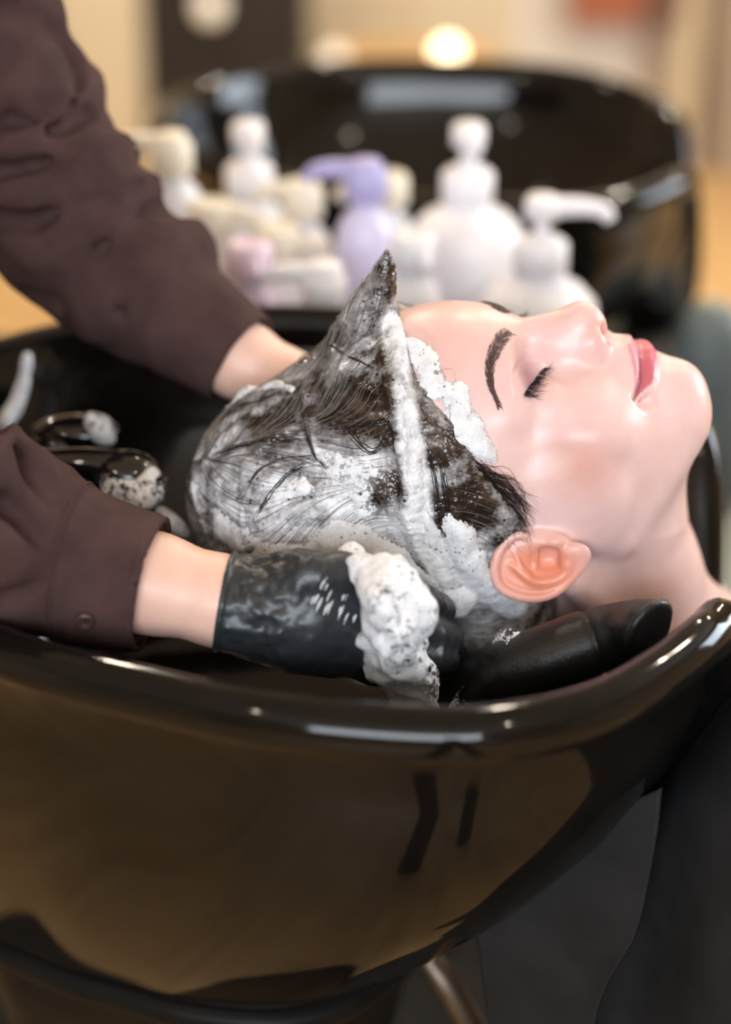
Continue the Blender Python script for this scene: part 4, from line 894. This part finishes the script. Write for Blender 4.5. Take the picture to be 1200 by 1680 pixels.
gown = sheet('gown', [[(1000, 1330, .0), (1090, 1240, -.03), (1190, 1140, -.05), (1290, 1040, -.03), (1400, 960, .05)], [(990, 1420, -.06), (1080, 1330, -.09), (1190, 1250, -.12), (1300, 1160, -.12), (1430, 1060, -.08)],
                      [(960, 1560, -.08), (1060, 1470, -.10), (1180, 1400, -.14), (1310, 1330, -.16), (1470, 1240, -.14)], [(940, 1680, -.09), (1050, 1600, -.10), (1180, 1540, -.15), (1330, 1500, -.17), (1500, 1440, -.16)],
                      [(920, 1900, -.10), (1050, 1830, -.11), (1190, 1800, -.15), (1350, 1770, -.17), (1520, 1740, -.16)], [(900, 2300, -.10), (1050, 2280, -.11), (1200, 2260, -.15), (1370, 2240, -.17), (1560, 2220, -.16)]], 70, 90, .008, 110, client)
flap = sheet('gown_flap', [[(770, 1485, -.10), (860, 1425, -.105), (960, 1350, -.115), (1086, 1290, -.125)], [(785, 1545, -.105), (870, 1500, -.115), (970, 1440, -.125), (1075, 1385, -.135)], [(795, 1620, -.11), (870, 1590, -.12), (960, 1560, -.13), (1045, 1530, -.14)],
                      [(805, 1700, -.11), (870, 1690, -.12), (935, 1680, -.13), (985, 1650, -.14)], [(815, 1850, -.11), (870, 1850, -.12), (920, 1850, -.13), (955, 1840, -.14)]], 50, 60, .003, 115, client)
# chair under the client
M_CHR = simple('black_vinyl', (.012, .011, .010), .35); M_STL = simple('brushed_steel', srgb(100, 88, 76), .4, Metallic=.8)
ch = empty('salon_chair', (.45, .05, 0), 'black reclining salon chair under the gowned client', 'chair')
def rot_box(lo, hi, c, ang):
    V, F = box(lo, hi); ca, sa = math.cos(ang), math.sin(ang); V = np.stack([V[:, 0] * ca + V[:, 2] * sa, V[:, 1], -V[:, 0] * sa + V[:, 2] * ca], 1); return V + np.array(c), F
bevel(obj('backrest', *rot_box((-.02, -.22, -.06), (.55, .22, .04), (.30, .07, .60), math.radians(28)), M_CHR, ch, False), .03, 4)
bevel(obj('seat', *box((.72, -.20, .30), (1.16, .34, .42)), M_CHR, ch, False), .03, 4)
obj('column', *lathe([(.24, 0), (.25, .015), (.05, .03), (.045, .30)], 32), M_STL, ch).location += Vector((.9, .07, 0))
q = [at(702, 1572, .0), at(735, 1620, -.01), at(790, 1720, -.02), at(860, 1900, -.03)]
V, F = tubes([(spline(q, 10), .009)], 12); st = obj('chair_strut', V, F, M_STL, ch)
# the reclining body under the gown, beyond the right edge of the picture
def drape(P):
    d = cap(P, (375, -70, 665), (375, 230, 665), 88, 88); d = smin(d, chain(P, [(330, 85, 690), (440, 80, 690), (620, 80, 640), (800, 80, 575)], [75, 125, 125, 140]), 50)
    d = smin(d, cap(P, (375, -95, 655), (640, -125, 560), 62, 50), 30); d = smin(d, cap(P, (375, 255, 655), (640, 285, 560), 62, 50), 30)
    for y in (-5, 165): d = smin(d, cap(P, (800, y, 565), (1180, y, 545), 105, 82), 60)
    d = smax(d, P[:, 0] - 1230, 10); k = np.abs(d) < 30
    if k.any(): d[k] += (7 * fbm(P[k], .012, 2, 120)).astype(np.float32)
    return d.astype(np.float32)
V, F = mesher(drape, (230, -230, 400), (1270, 400, 860), 8.0, iters=1); obj('gown_body', V / 1000, F, M_GOWN, client)
M_TRS = simple('black_trousers', (.012, .012, .014), .8)
for y in (-.005, .165):
    V, F = tubes([(spline([(1.20, y, .55), (1.27, y, .50), (1.32, y, .30), (1.36, y, .09)], 14), np.linspace(.072, .055, 14))], 20); obj('trouser_leg', V, F, M_TRS, client)
    obj('shoe', SPV * (.12, .045, .045) + (1.42, y, .05), SPF, M_CHR, client)
# the chair of the far basin
c2 = empty('salon_chair', (.45, .9, 0), 'grey salon chair beside the far basin at the right edge', 'chair'); M_GRC = simple('grey_vinyl', srgb(92, 102, 102), .5); 
p = at(1152, 702, .72); obj('backrest', SPV * (.055, .032, .132) + p, SPF, M_GRC, c2)
q = at(1100, 690, .77); obj('side_pad', SPV * (.036, .03, .118) + q, SPF, M_CHR, c2)
V, F = box((p[0] - .03, .70, .30), (p[0] + .03, .73, p[2] - .08)); obj('back_post', V, F, M_STL, c2, False)
bevel(obj('seat', *box((p[0] - .02, .70, .34), (p[0] + .45, 1.2, .44)), M_GRC, c2, False), .03, 4)
obj('column', *lathe([(.22, 0), (.23, .015), (.05, .03), (.045, .34)], 32), M_STL, c2).location += Vector((p[0] + .22, .95, 0))
